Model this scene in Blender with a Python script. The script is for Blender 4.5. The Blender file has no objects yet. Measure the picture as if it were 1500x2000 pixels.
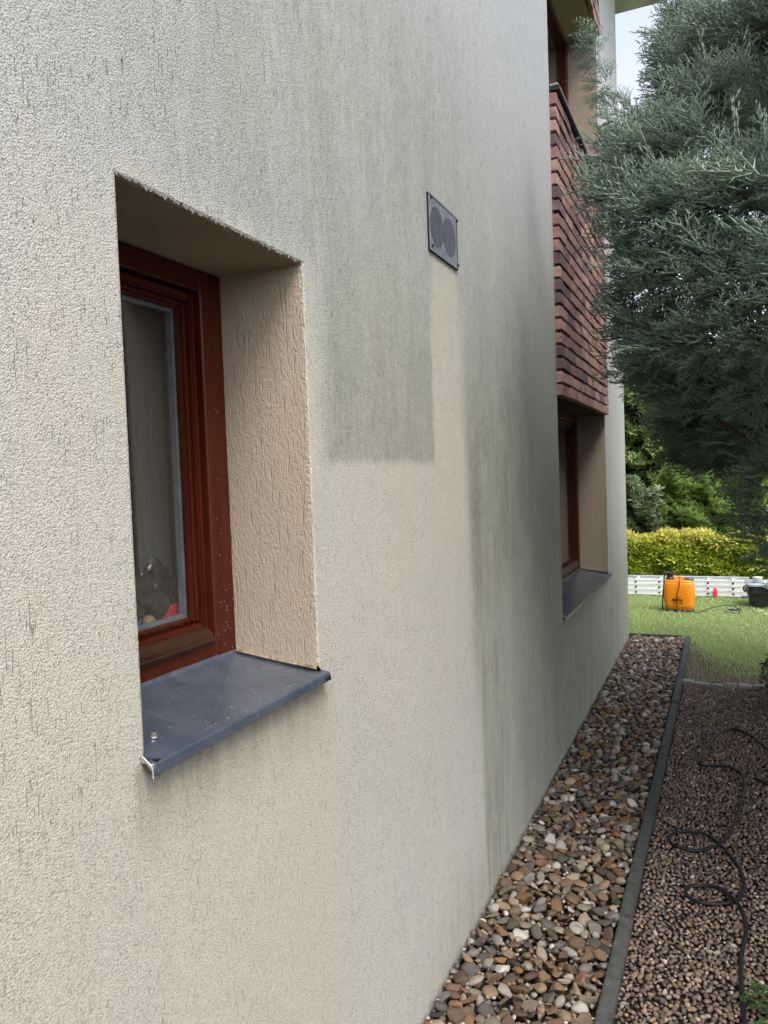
import bpy, bmesh, math, random
import numpy as np
from mathutils import Vector, Matrix
from math import radians, sin, cos, pi

random.seed(7)
rng = np.random.default_rng(11)
sc = bpy.context.scene
COL = sc.collection

# ------------------------------------------------------------------ camera
F_PX = 1508.3
FWD = Vector((-0.40117986, 0.91491998, -0.04445399))
RGT = Vector((0.91586731, 0.39982556, -0.03642255))
UPV = Vector((0.01554988, 0.05532595, 0.99834725))
CAM = Vector((0.826, 0.0, 1.6))
cd = bpy.data.cameras.new('camera')
cam = bpy.data.objects.new('camera', cd)
COL.objects.link(cam)
m = Matrix.Identity(4)
for i in range(3):
    m[i][0] = RGT[i]; m[i][1] = UPV[i]; m[i][2] = -FWD[i]; m[i][3] = CAM[i]
cam.matrix_world = m
cd.sensor_fit = 'HORIZONTAL'
cd.sensor_width = 36
cd.lens = 36 * F_PX / 1500
cd.clip_start = 0.02
cd.clip_end = 500
sc.camera = cam

# ------------------------------------------------------------------ world, sun, exposure
SUN_EL, SUN_AZ = radians(58), radians(-42)      # azimuth of the sun seen from the wall: from +x towards -y
sun_dir = Vector((cos(SUN_EL) * cos(SUN_AZ), cos(SUN_EL) * sin(SUN_AZ), sin(SUN_EL)))
w = bpy.data.worlds.new('World'); sc.world = w
w.use_nodes = True
nt = w.node_tree
bg = nt.nodes['Background']
sky = nt.nodes.new('ShaderNodeTexSky')
sky.sky_type = 'NISHITA'; sky.sun_disc = False
sky.sun_elevation = SUN_EL
sky.sun_rotation = math.atan2(sun_dir.x, sun_dir.y)
sky.air_density = 1.0; sky.dust_density = 3.0; sky.ozone_density = 1.0
hs = nt.nodes.new('ShaderNodeHueSaturation'); hs.inputs['Saturation'].default_value = 0.42
nt.links.new(sky.outputs[0], hs.inputs['Color'])
nt.links.new(hs.outputs[0], bg.inputs[0])
bg.inputs[1].default_value = 0.15
sl = bpy.data.lights.new('sun', 'SUN'); sl.energy = 1.3; sl.angle = radians(28); sl.color = (1, .97, .93)
so = bpy.data.objects.new('sun', sl); COL.objects.link(so)
so.rotation_euler = (-sun_dir).to_track_quat('-Z', 'Y').to_euler()
vs = sc.view_settings
vs.view_transform = 'Standard'; vs.look = 'None'; vs.gamma = 1; vs.use_curve_mapping = False
vs.exposure = 1.28
sc.render.engine = 'CYCLES'
sc.cycles.max_bounces = 5
sc.cycles.diffuse_bounces = 3
sc.cycles.transparent_max_bounces = 8

# ------------------------------------------------------------------ helpers
def lin(r, g, b):
    f = lambda c: (c / 255 / 12.92) if c / 255 <= .04045 else ((c / 255 + .055) / 1.055) ** 2.4
    return (f(r), f(g), f(b), 1)

def tag(o, label=None, cat=None, group=None, kind=None):
    if label: o['label'] = label
    if cat: o['category'] = cat
    if group: o['group'] = group
    if kind: o['kind'] = kind
    return o

def link(name, me, mat=None, parent=None, smooth=False):
    o = bpy.data.objects.new(name, me)
    COL.objects.link(o)
    if mat is not None and me is not None and len(me.materials) == 0:
        me.materials.append(mat)
    if parent: o.parent = parent
    if smooth and me is not None:
        me.shade_smooth()
    return o

def empty(name, loc=(0, 0, 0), rz=0):
    o = bpy.data.objects.new(name, None); COL.objects.link(o)
    o.location = loc; o.rotation_euler = (0, 0, rz); o.empty_display_size = .1
    return o

def bm_obj(name, bm, mat=None, parent=None, smooth=False):
    me = bpy.data.meshes.new(name); bm.to_mesh(me); bm.free()
    return link(name, me, mat, parent, smooth)

def np_mesh(name, V, Fc, attrs=None, smooth=False):
    """V (n,3) float, Fc (m,k) int with k = 3 or 4"""
    V = np.ascontiguousarray(V, dtype=np.float32); Fc = np.ascontiguousarray(Fc, dtype=np.int32)
    me = bpy.data.meshes.new(name)
    k = Fc.shape[1]
    me.vertices.add(len(V)); me.vertices.foreach_set('co', V.ravel())
    me.loops.add(Fc.size); me.loops.foreach_set('vertex_index', Fc.ravel())
    me.polygons.add(len(Fc))
    me.polygons.foreach_set('loop_start', np.arange(0, Fc.size, k, dtype=np.int32))
    me.polygons.foreach_set('loop_total', np.full(len(Fc), k, dtype=np.int32))
    me.update(calc_edges=True)
    for an, (ty, data) in (attrs or {}).items():
        a = me.attributes.new(an, ty, 'POINT')
        a.data.foreach_set('color' if ty == 'FLOAT_COLOR' else 'value', np.ascontiguousarray(data, dtype=np.float32).ravel())
    if smooth: me.shade_smooth()
    return me

def box(bm, x0, x1, y0, y1, z0, z1, bevel=0, seg=1, jit=0):
    r = bmesh.ops.create_cube(bm, size=1)
    vv = r['verts']
    for v in vv:
        v.co = Vector((x0 + (v.co.x + .5) * (x1 - x0), y0 + (v.co.y + .5) * (y1 - y0), z0 + (v.co.z + .5) * (z1 - z0)))
        if jit: v.co += Vector([random.uniform(-jit, jit) for _ in range(3)])
    if bevel:
        es = list({e for v in vv for e in v.link_edges})
        bmesh.ops.bevel(bm, geom=es, offset=bevel, segments=seg, affect='EDGES', clamp_overlap=True)

def box_obj(name, x0, x1, y0, y1, z0, z1, mat, parent=None, bevel=0, seg=1, smooth=False):
    bm = bmesh.new(); box(bm, x0, x1, y0, y1, z0, z1, bevel, seg)
    return bm_obj(name, bm, mat, parent, smooth)

def tube(bm, pts, rad, n=8, cap=True):
    """swept tube along points with one radius or a list of radii"""
    pts = [Vector(p) for p in pts]
    rads = rad if isinstance(rad, (list, tuple)) else [rad] * len(pts)
    rings = []; prev = None
    for i, p in enumerate(pts):
        t = (pts[min(i + 1, len(pts) - 1)] - pts[max(i - 1, 0)]).normalized()
        if prev is None:
            a = Vector((0, 0, 1)) if abs(t.z) < .9 else Vector((1, 0, 0))
            u = t.cross(a).normalized()
        else:
            u = (prev - t * prev.dot(t)).normalized()
        prev = u; v = t.cross(u)
        rings.append([bm.verts.new(p + (u * cos(2 * pi * k / n) + v * sin(2 * pi * k / n)) * rads[i]) for k in range(n)])
    for a, b in zip(rings, rings[1:]):
        for k in range(n):
            bm.faces.new((a[k], a[(k + 1) % n], b[(k + 1) % n], b[k]))
    if cap:
        bm.faces.new(rings[0][::-1]); bm.faces.new(rings[-1])

def spline(pts, sub=6):
    """Catmull-Rom through the points"""
    P = [Vector(p) for p in pts]; P = [P[0] * 2 - P[1]] + P + [P[-1] * 2 - P[-2]]
    out = []
    for i in range(1, len(P) - 2):
        for k in range(sub):
            t = k / sub
            a, b, c, d = P[i - 1], P[i], P[i + 1], P[i + 2]
            out.append(.5 * ((2 * b) + (c - a) * t + (2 * a - 5 * b + 4 * c - d) * t * t + (3 * b - a - 3 * c + d) * t ** 3))
    out.append(P[-2]); return out

def ground_at(px, py, z=0.0):
    v = FWD + RGT * ((px - 750) / F_PX) - UPV * ((py - 1000) / F_PX)
    return CAM + v * ((z - CAM.z) / v.z)

def at_depth(px, py, y):
    v = FWD + RGT * ((px - 750) / F_PX) - UPV * ((py - 1000) / F_PX)
    return CAM + v * (y / v.y)

def to_px(P):
    d = np.asarray(P) - np.array(CAM)
    z = d @ np.array(FWD)
    return np.stack([750 + F_PX * (d @ np.array(RGT)) / z, 1000 - F_PX * (d @ np.array(UPV)) / z, z], -1)

# ------------------------------------------------------------------ materials
class NT:
    """tiny node-tree builder"""
    def __init__(s, name):
        s.mat = bpy.data.materials.new(name); s.mat.use_nodes = True
        s.t = s.mat.node_tree; s.b = s.t.nodes['Principled BSDF']; s.out = s.t.nodes['Material Output']
    def n(s, ty, **kw):
        nd = s.t.nodes.new('ShaderNode' + ty)
        for k, v in kw.items(): setattr(nd, k, v)
        return nd
    def put(s, sock, v):
        if v is None: return
        if isinstance(v, bpy.types.NodeSocket): s.t.links.new(v, sock)
        else: sock.default_value = v
    def math(s, op, a, b=None, c=None, clamp=False):
        nd = s.n('Math', operation=op, use_clamp=clamp)
        for i, v in enumerate((a, b, c)): s.put(nd.inputs[i], v)
        return nd.outputs[0]
    def add(s, a, b): return s.math('ADD', a, b)
    def mul(s, a, b): return s.math('MULTIPLY', a, b)
    def sub(s, a, b): return s.math('SUBTRACT', a, b)
    def sm(s, v, a, b, lo=0., hi=1.):
        nd = s.n('MapRange', interpolation_type='SMOOTHSTEP')
        if a > b: a, b, lo, hi = b, a, hi, lo
        for i, q in enumerate((v, a, b, lo, hi)): s.put(nd.inputs[i], q)
        return nd.outputs[0]
    def mix(s, f, a, b, mode='MIX'):
        nd = s.n('Mix', data_type='RGBA', blend_type=mode)
        s.put(nd.inputs['Factor'], f)
        ca = [i for i in nd.inputs if i.type == 'RGBA']
        s.put(ca[0], a); s.put(ca[1], b)
        return [o for o in nd.outputs if o.type == 'RGBA'][0]
    def coord(s): return s.n('TexCoord').outputs['Object']
    def scale(s, v, sx, sy, sz):
        nd = s.n('Mapping'); s.put(nd.inputs['Vector'], v); nd.inputs['Scale'].default_value = (sx, sy, sz)
        return nd.outputs[0]
    def noise(s, v, sc_=1., det=2., rough=.5, dist=0., col=False):
        nd = s.n('TexNoise'); s.put(nd.inputs['Vector'], v)
        nd.inputs['Scale'].default_value = sc_; nd.inputs['Detail'].default_value = det
        nd.inputs['Roughness'].default_value = rough; nd.inputs['Distortion'].default_value = dist
        return nd.outputs['Color' if col else 'Fac']
    def voro(s, v, sc_=1., feat='F1'):
        nd = s.n('TexVoronoi', feature=feat); s.put(nd.inputs['Vector'], v); nd.inputs['Scale'].default_value = sc_
        return nd.outputs['Distance']
    def ramp(s, v, stops):
        nd = s.n('ValToRGB'); s.put(nd.inputs[0], v)
        el = nd.color_ramp.elements
        while len(el) > 1: el.remove(el[-1])
        el[0].position, el[0].color = stops[0]
        for p, c in stops[1:]:
            e = el.new(p); e.color = c
        return nd.outputs[0]
    def attr(s, name, out='Fac'):
        nd = s.n('Attribute', attribute_name=name); return nd.outputs[out]
    def bump(s, h, dist=.002, strength=1.):
        nd = s.n('Bump'); s.put(nd.inputs['Height'], h)
        nd.inputs['Distance'].default_value = dist; nd.inputs['Strength'].default_value = strength
        s.t.links.new(nd.outputs[0], s.b.inputs['Normal'])
    def set(s, col=None, rough=None, spec=None, metal=None, **kw):
        s.put(s.b.inputs['Base Color'], col); s.put(s.b.inputs['Roughness'], rough)
        s.put(s.b.inputs['Specular IOR Level'], spec); s.put(s.b.inputs['Metallic'], metal)
        for k, v in kw.items(): s.put(s.b.inputs[k], v)
        return s.mat

def simple(name, col, rough=.5, spec=.5, metal=0., var=.15, sc_=30., bump=0., bsc=200.):
    t = NT(name); c = t.coord()
    k = t.noise(c, sc_, 4)
    dark = tuple(x * (1 - var) for x in col[:3]) + (1,); lite = tuple(min(1, x * (1 + var)) for x in col[:3]) + (1,)
    base = t.mix(t.sm(k, .3, .7), dark, lite)
    if bump: t.bump(t.noise(c, bsc, 3), bump, .6)
    return t.set(base, t.add(rough - .08, t.mul(k, .16)), spec, metal)

def render_coat():
    """cream scratched mineral render, greyed and greened by algae, washed clean in places"""
    t = NT('wall_render'); c = t.coord()
    s = t.n('SeparateXYZ'); t.put(s.inputs[0], c)
    Y0, Z0 = s.outputs[1], s.outputs[2]
    wob = t.sub(t.noise(c, 7., 3), .5); wob2 = t.sub(t.noise(t.scale(c, 1, 22, 3), 1., 3), .5)
    Y = t.add(Y0, t.mul(wob, .05)); Z = t.add(Z0, t.mul(wob2, .16))
    Zw = t.add(Z0, t.mul(wob, .03))
    def bx(y0, y1, z0, z1, sy0, sy1, sz0, sz1, yy=None, zz=None):
        yy = yy or Y; zz = zz or Z
        a = t.mul(t.sm(yy, y0 - sy0, y0 + sy0), t.sm(yy, y1 + sy1, y1 - sy1))
        b = t.mul(t.sm(zz, z0 - sz0, z0 + sz0), t.sm(zz, z1 + sz1, z1 - sz1))
        return t.mul(a, b)
    st1 = t.sm(t.noise(t.scale(c, 1, 6, .8), 1., 6, .65), .30, .70)
    st2 = t.sm(t.noise(t.scale(c, 1, 30, 2.2), 1., 6, .7), .3, .7)
    blot = t.sm(t.noise(c, 2.2, 4, .6), .35, .7)
    mot = t.sm(t.noise(t.scale(c, 30, 40, 16), 1., 5, .75), .34, .66)
    streak = t.add(t.mul(st1, .45), t.add(t.mul(st2, .25), t.mul(mot, .35)))
    # grey weathering
    grey = t.add(.34, t.mul(streak, .26))
    grey = t.add(grey, t.mul(t.sm(Z, 1.7, 2.4), t.add(.36, t.mul(st2, .15))))
    grey = t.add(grey, t.mul(t.sm(Y, 1.5, 3.2), .18))
    grey = t.add(grey, t.mul(bx(.2, 1.45, 2.05, 2.6, .3, .2, .05, .25), t.mul(st2, .6)))
    # green algae, the low far masks with tree shade painted in
    g1 = t.mul(bx(1.57, 2.295, 1.64, 2.3, .07, .012, .02, .55, zz=Zw), t.add(.33, t.mul(streak, .55)))
    g2 = t.mul(bx(2.63, 3.7, .95, 2.2, .06, .7, .5, .6), t.add(.42, t.mul(streak, .75)))
    g3 = t.mul(bx(2.72, 3.15, -.2, 1.1, .05, .25, .1, .3), t.add(.35, t.mul(st2, .6)))
    g4 = t.mul(bx(2.1, 9.0, -.2, .18, .4, .8, .1, .22), t.add(.2, t.mul(st2, .5)))
    g5 = t.mul(bx(3.0, 4.6, -.2, 1.7, .4, .1, .1, .7), t.add(.34, t.mul(streak, .4)))  # algae, deepened to paint tree shade on the lower wall
    g6 = t.mul(bx(.9, 2.9, 2.05, 3.2, .5, .5, .12, .6), t.mul(streak, .62))
    g7 = t.mul(bx(3.4, 9.0, -.2, 1.0, .8, .5, .1, .5), t.add(.45, t.mul(st1, .3)))  # damp algae plus tree shade painted along the low far wall
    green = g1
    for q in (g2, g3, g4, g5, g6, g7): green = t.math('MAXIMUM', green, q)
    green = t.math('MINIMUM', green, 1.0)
    # washed and sheltered places
    k1 = bx(.93, 1.56, .35, 1.19, .06, .07, .38, .02)
    k2 = bx(1.52, 2.64, 1.02, 1.635, .1, .05, .45, .012, zz=Zw)
    k3 = bx(2.325, 2.575, 1.3, 2.31, .03, .03, .25, .01)
    k4 = bx(.905, 1.535, 1.15, 2.095, .02, .03, .03, .02)
    k5 = bx(4.3, 6.25, .35, .80, .1, .1, .3, .02)
    k6 = bx(-1., .95, .3, 1.7, .2, .25, .4, .6)
    clean = t.math('MAXIMUM', t.math('MAXIMUM', k1, t.mul(k2, t.add(.45, t.mul(st2, .2)))), t.math('MAXIMUM', t.mul(k3, .9), t.mul(k4, .45)))
    clean = t.math('MAXIMUM', clean, t.math('MAXIMUM', t.mul(k5, .35), t.mul(k6, .7)))
    # a round smear where somebody tried a brush
    dy = t.mul(t.sub(Y0, 2.93), 1 / .17); dz = t.mul(t.sub(Z0, 2.47), 1 / .17)
    rr = t.math('SQRT', t.add(t.mul(dy, dy), t.mul(dz, dz)))
    ring = t.mul(t.mul(t.sm(rr, .55, .9), t.sm(rr, 1.15, .98)), t.sm(dy, -.5, .6))
    clean = t.math('MAXIMUM', clean, t.mul(ring, .6))
    keep = t.sub(1., t.mul(clean, .9))
    grey = t.math('MINIMUM', t.mul(grey, keep), 1.); green = t.mul(green, keep)
    # relief: grains and vertical float scratches
    w3 = t.n('VectorMath', operation='ADD')
    t.put(w3.inputs[0], c)
    sc3 = t.n('VectorMath', operation='SCALE'); t.put(sc3.inputs[0], t.noise(c, 30., 2, col=True)); sc3.inputs['Scale'].default_value = .004
    t.put(w3.inputs[1], sc3.outputs[0])
    cw = w3.outputs[0]
    gr = t.voro(cw, 330.)
    gr2 = t.noise(cw, 430., 2, .6)
    gro = t.noise(t.scale(cw, 150, 340, 30), 1., 1.)
    gm = t.sm(t.noise(c, 9., 3), .43, .57)
    groove = t.mul(t.sm(gro, .33, .27), gm)
    spk = t.noise(cw, 230., 2, .7)
    pit = t.mul(t.sm(t.noise(cw, 300., 1.5), .40, .31), t.sm(t.noise(c, 17., 3), .35, .65, .35, 1.))
    hgt = t.sub(t.add(t.mul(t.sub(1., gr), .5), t.mul(gr2, .5)), t.add(t.mul(groove, .8), t.mul(pit, .6)))
    t.bump(hgt, .0025, .8)
    # colours
    hue = t.noise(c, 1.6, 3, .6)
    warm = bx(.6, 1.75, -.5, 1.25, .5, .25, .3, .1)
    cream = t.mix(t.sm(hue, .35, .65), (.49, .462, .378, 1), (.505, .46, .378, 1))
    cream = t.mix(t.mul(warm, .85), cream, (.475, .435, .355, 1))
    cream = t.mix(t.mul(t.sm(t.noise(c, 3.1, 3), .5, .75), .5), cream, (.45, .45, .395, 1))
    greyc = t.mix(blot, (.435, .445, .43, 1), (.47, .475, .44, 1))
    greyc = t.mix(t.sm(Z, 2.4, 3.4), greyc, (.555, .575, .60, 1))  # paler, bluish top: lichen, with reflected sky light painted in
    col = t.mix(grey, cream, greyc)
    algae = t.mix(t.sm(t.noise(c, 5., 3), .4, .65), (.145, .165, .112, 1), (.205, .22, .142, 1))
    speck = t.add(.55, t.mul(t.sm(gr2, .35, .65), .6))
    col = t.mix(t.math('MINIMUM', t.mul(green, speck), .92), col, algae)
    col = t.mix(t.mul(t.sm(spk, .52, .34), .34), col, (.17, .17, .145, 1))
    col = t.mix(t.mul(t.sm(spk, .56, .72), .35), col, (.62, .61, .57, 1))
    shade_grime = t.mul(bx(.90, 1.52, 1.06, 1.17, .015, .06, .10, .01), t.add(.35, t.mul(st2, .5)))  # cast shadow of the sill painted in, with dirt streaks
    col = t.mix(t.mul(shade_grime, .7), col, (.17, .155, .105, 1))
    # dirt held in the hollows
    low = t.add(t.mul(groove, .75), t.add(t.mul(pit, .55), t.mul(t.sm(gr, .45, .8), .30)))
    dirt = t.mul(low, t.add(.38, t.mul(t.math('MAXIMUM', grey, green), .75)))
    col = t.mix(t.math('MINIMUM', dirt, .8), col, (.13, .13, .115, 1))
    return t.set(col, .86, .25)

M = {}
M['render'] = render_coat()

def reveal_coat():
    t = NT('reveal_render'); c = t.coord()
    gro = t.noise(t.scale(c, 240, 240, 70), 1., 3, .6, .3)
    gr = t.noise(c, 300., 3)
    lines = t.sm(t.noise(t.scale(c, 170, 170, 12), 1., 2), .40, .30)
    t.bump(t.sub(t.add(t.mul(gr, .4), t.mul(gro, .9)), t.mul(lines, .5)), .0042, .9)
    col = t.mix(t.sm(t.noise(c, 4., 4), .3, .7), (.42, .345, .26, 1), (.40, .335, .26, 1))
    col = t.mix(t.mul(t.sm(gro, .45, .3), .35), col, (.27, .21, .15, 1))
    return t.set(col, .85, .25)
M['reveal'] = reveal_coat()
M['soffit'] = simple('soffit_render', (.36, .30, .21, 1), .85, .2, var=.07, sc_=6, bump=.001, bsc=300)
M['sealant'] = simple('dirty_sealant', (.22, .18, .13, 1), .8, .2, var=.5, sc_=90)
M['inner'] = simple('room_plaster', (.30, .28, .26, 1), .9, .2)
def frame_mat():
    t = NT('red_brown_lacquer'); c = t.coord()
    gn = t.noise(t.scale(c, 60, 60, 3), 1., 4, .6)
    col = t.mix(t.sm(gn, .3, .75), (.046, .0070, .0022, 1), (.072, .0120, .0034, 1))
    t.bump(gn, .0006, .4)
    return t.set(col, t.add(.32, t.mul(t.noise(c, 9, 3), .2)), .22)
M['frame'] = frame_mat()
M['bar'] = simple('bronze_weather_bar', (.05, .02, .010, 1), .3, .6, .5, sc_=12)
M['gasket'] = simple('black_gasket', (.008, .007, .007, 1), .6, .4)
M['spacer'] = simple('grey_spacer', (.30, .34, .42, 1), .3, .5, .3)
def sill_mat():
    t = NT('grey_sheet_metal'); c = t.coord()
    k = t.noise(c, 14., 4); k2 = t.noise(t.scale(c, 8, 40, 8), 1., 4)
    col = t.mix(t.sm(k, .35, .7), (.043, .054, .074, 1), (.058, .070, .092, 1))
    col = t.mix(t.mul(t.sm(k2, .55, .75), .35), col, (.09, .095, .10, 1))
    t.bump(t.noise(c, 9., 2), .002, .2)
    return t.set(col, t.add(.14, t.mul(k2, .22)), .6)
M['sill'] = sill_mat()
M['bare'] = simple('bare_edge_metal', (.45, .42, .38, 1), .4, .5, .3)
M['steel'] = simple('zinc_screw', (.5, .5, .5, 1), .3, .5, .9)
def glass():
    t = NT('window_glass')
    tr = t.n('BsdfTransparent'); gl = t.n('BsdfGlossy'); gl.inputs['Roughness'].default_value = .01
    tr.inputs[0].default_value = (.82, .84, .83, 1)
    fr = t.n('Fresnel'); gm_ = t.n('NewGeometry'); t.put(fr.inputs[0], t.math('MULTIPLY_ADD', gm_.outputs['Backfacing'], 1 / 1.5 - 1.5, 1.5))
    mx = t.n('MixShader')
    f = t.math('MINIMUM', t.mul(fr.outputs[0], 1.3), 1.)
    t.put(mx.inputs[0], f); t.put(mx.inputs[1], tr.outputs[0]); t.put(mx.inputs[2], gl.outputs[0])
    t.t.links.new(mx.outputs[0], t.out.inputs[0])
    return t.mat
M['glass'] = glass()
M['drop'] = simple('water_drop', (.38, .40, .43, 1), .05, .9)
M['curtain'] = simple('grey_net_curtain', (.15, .145, .145, 1), .9, .1, var=.04, sc_=6)
M['bag'] = simple('dark_plastic_film', (.035, .035, .04, 1), .15, .8)
M['pinkcloth'] = simple('pink_cloth', (.55, .03, .09, 1), .6, .3)
M['wood'] = simple('pale_wood', (.42, .27, .14, 1), .45, .4)
def brick_mat():
    t = NT('brick_clay'); c = t.coord()
    oi = t.n('ObjectInfo')
    k = t.noise(c, 45., 5, .65); k2 = t.noise(c, 160., 3)
    off = t.n('VectorMath', operation='ADD'); t.put(off.inputs[0], c)
    cmb = t.n('CombineXYZ'); t.put(cmb.inputs[0], t.mul(oi.outputs['Random'], 40.)); t.put(off.inputs[1], cmb.outputs[0])
    big = t.noise(off.outputs[0], 9., 3)
    col = t.mix(t.mul(t.sm(big, .5, .72), .65), oi.outputs['Color'], (.10, .055, .06, 1))
    col = t.mix(t.mul(t.sm(k, .52, .75), .4), col, (.40, .24, .18, 1))
    col = t.mix(t.sm(t.noise(off.outputs[0], 60., 2), .36, .27), col, (.05, .025, .022, 1))
    t.bump(t.add(t.mul(k, 1.), t.mul(k2, .5)), .006, .8)
    return t.set(col, .85, .3)
M['brick'] = brick_mat()
M['mortar'] = simple('dark_mortar', (.06, .042, .036, 1), .95, .1, bump=.003)
M['coping'] = simple('black_coping', (.012, .012, .013, 1), .4, .5)
M['eave'] = simple('eave_plaster', (.42, .42, .41, 1), .9, .2, var=.2, sc_=5)
def vent_mat():
    t = NT('vent_plate'); c = t.coord()
    col = t.mix(t.sm(t.noise(c, 30., 3), .4, .7), (.34, .35, .39, 1), (.42, .43, .46, 1))
    return t.set(col, .5, .5, .2)
M['vent'] = vent_mat()
M['ventdark'] = simple('vent_pipe_shade', (.04, .05, .08, 1), .6, .3)
M['wire'] = simple('vent_wire', (.22, .235, .28, 1), .45, .5, .2)

def pebble_mat(kind):
    t = NT('pebble_' + kind)
    if kind == 'single':
        oi = t.n('ObjectInfo'); base = oi.outputs['Color']
        sh = t.mul(oi.outputs['Random'], 30.)
    else:
        base = t.attr('tint', 'Color'); sh = 0.
    c = t.coord()
    off = t.n('VectorMath', operation='ADD'); t.put(off.inputs[0], c)
    cmb = t.n('CombineXYZ'); t.put(cmb.inputs[0], sh); t.put(off.inputs[1], cmb.outputs[0])
    v = off.outputs[0]
    fine = t.noise(v, 130., 4, .65); vein = t.noise(v, 70., 3, .6, 1.5)
    col = t.mix(t.mul(t.sm(fine, .45, .75), .55), base, t.mix(.5, base, (.045, .03, .02, 1)))
    vv = t.sm(t.math('ABSOLUTE', t.sub(vein, .5)), .025, .004)
    col = t.mix(t.mul(vv, .45), col, (.07, .05, .035, 1))
    t.bump(t.add(fine, t.mul(vein, .6)), .0025, .6)
    return t.set(col, t.sm(t.noise(v, 18., 2), .3, .7, .3, .6), .45)
M['peb1'] = pebble_mat('single'); M['pebs'] = pebble_mat('mass')
def kerb_mat():
    t = NT('kerb_concrete'); c = t.coord()
    k = t.noise(c, 25., 5, .65)
    col = t.mix(t.sm(k, .35, .7), (.040, .043, .040, 1), (.075, .078, .073, 1))
    col = t.mix(t.sm(t.noise(c, 260., 2), .66, .74), col, (.3, .3, .29, 1))
    t.bump(t.add(t.noise(c, 330., 3), k), .0025, .7)
    return t.set(col, .72, .35)
M['kerb'] = kerb_mat()
M['stone'] = simple('grey_granite', (.27, .26, .25, 1), .85, .3, var=.35, sc_=60, bump=.004, bsc=90)
def soil_mat():
    t = NT('damp_soil'); c = t.coord()
    k = t.noise(c, 40., 6, .7)
    col = t.mix(t.sm(k, .35, .7), (.07, .052, .038, 1), (.20, .155, .12, 1))
    t.bump(k, .02, .8)
    return t.set(col, .95, .2)
M['soil'] = soil_mat()
def bed_soil():
    t = NT('dark_bed_soil'); c = t.coord()
    k = t.noise(c, 90., 5, .7)
    t.bump(k, .01, .8)
    return t.set(t.mix(k, (.012, .009, .007, 1), (.04, .03, .024, 1)), .9, .2)
M['bed'] = bed_soil()
def lawn_mat():
    t = NT('lawn_ground'); c = t.coord()
    k = t.noise(c, 60., 5, .7); p = t.noise(c, 1.7, 4)
    col = t.mix(t.sm(k, .3, .7), (.15, .21, .06, 1), (.28, .35, .13, 1))
    col = t.mix(t.mul(t.sm(p, .5, .7), .5), col, (.17, .15, .08, 1))
    t.bump(k, .03, .8)
    return t.set(col, .9, .2)
M['lawn'] = lawn_mat()
def leaf_mat(name, lo, hi, tip=None, rough=.5, trans=.0, spec=.35):
    t = NT(name)
    col = t.mix(t.attr('rnd'), lo, hi)
    if tip: col = t.mix(t.attr('tip'), col, tip)
    t.set(col, rough, spec)
    if trans:
        tl = t.n('BsdfTranslucent'); t.put(tl.inputs[0], col)
        mx = t.n('MixShader'); mx.inputs[0].default_value = trans
        t.put(mx.inputs[1], t.b.outputs[0]); t.put(mx.inputs[2], tl.outputs[0])
        t.t.links.new(mx.outputs[0], t.out.inputs[0])
    return t.mat
M['juniper'] = leaf_mat('juniper_needles', (.062, .115, .083, 1), (.145, .22, .148, 1), (.26, .345, .245, 1), .5, .0)
M['grass'] = leaf_mat('grass_blades', (.21, .33, .09, 1), (.40, .50, .20, 1), (.50, .57, .30, 1), .45, .35)
M['gold'] = leaf_mat('golden_leaves', (.20, .31, .035, 1), (.64, .64, .09, 1), (.78, .54, .20, 1), .5, .35)
M['thuja'] = leaf_mat('thuja_scales', (.13, .26, .04, 1), (.25, .41, .08, 1), (.32, .47, .11, 1), .5, .25)
M['broad'] = leaf_mat('broad_leaves', (.11, .18, .05, 1), (.27, .36, .11, 1), (.33, .41, .15, 1), .4, .25)
M['glauc'] = leaf_mat('glaucous_leaves', (.075, .11, .055, 1), (.18, .24, .13, 1), (.24, .29, .15, 1), .35, .2)
M['weed'] = leaf_mat('weed_leaves', (.02, .05, .012, 1), (.045, .095, .025, 1), (.06, .12, .03, 1), .45, .2)
M['box'] = leaf_mat('boxwood_leaves', (.018, .032, .012, 1), (.04, .065, .02, 1), (.05, .08, .025, 1), .4, .1)
M['core'] = simple('core_shade', (.012, .014, .008, 1), .95, .1)  # near-black filler that paints shade into the gaps between leaves
def bark():
    t = NT('bark'); c = t.coord()
    k = t.noise(t.scale(c, 30, 30, 6), 1., 5, .7)
    t.bump(k, .012, .9)
    return t.set(t.mix(k, (.028, .021, .016, 1), (.09, .068, .05, 1)), .95, .1)
M['bark'] = bark()
M['litter'] = simple('dry_needles', (.16, .10, .055, 1), .9, .1, var=.4, sc_=40)
M['cable'] = simple('black_rubber_hose', (.007, .007, .008, 1), .55, .4)
M['orange'] = simple('orange_plastic', (.80, .24, .006, 1), .38, .5, var=.04, sc_=8)
M['black'] = simple('black_plastic', (.014, .014, .016, 1), .45, .5)
M['greyp'] = simple('grey_plastic', (.10, .10, .12, 1), .4, .5)
M['lid'] = simple('light_grey_plastic', (.30, .31, .36, 1), .4, .5)
M['whitep'] = simple('white_plastic', (.72, .71, .64, 1), .4, .5, var=.05)
M['film'] = simple('white_plastic_film', (.62, .68, .78, 1), .3, .5, var=.1)
M['greenhose'] = simple('green_hose', (.012, .04, .035, 1), .4, .5)
M['alu'] = simple('aluminium', (.80, .81, .83, 1), .42, .5, .15, var=.06, sc_=5)
M['cord'] = simple('pale_cord', (.45, .50, .36, 1), .6, .3)
M['ink'] = simple('black_print', (.012, .010, .010, 1), .6, .3)
M['pink'] = simple('pink_plastic', (.75, .06, .13, 1), .5, .4)

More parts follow.
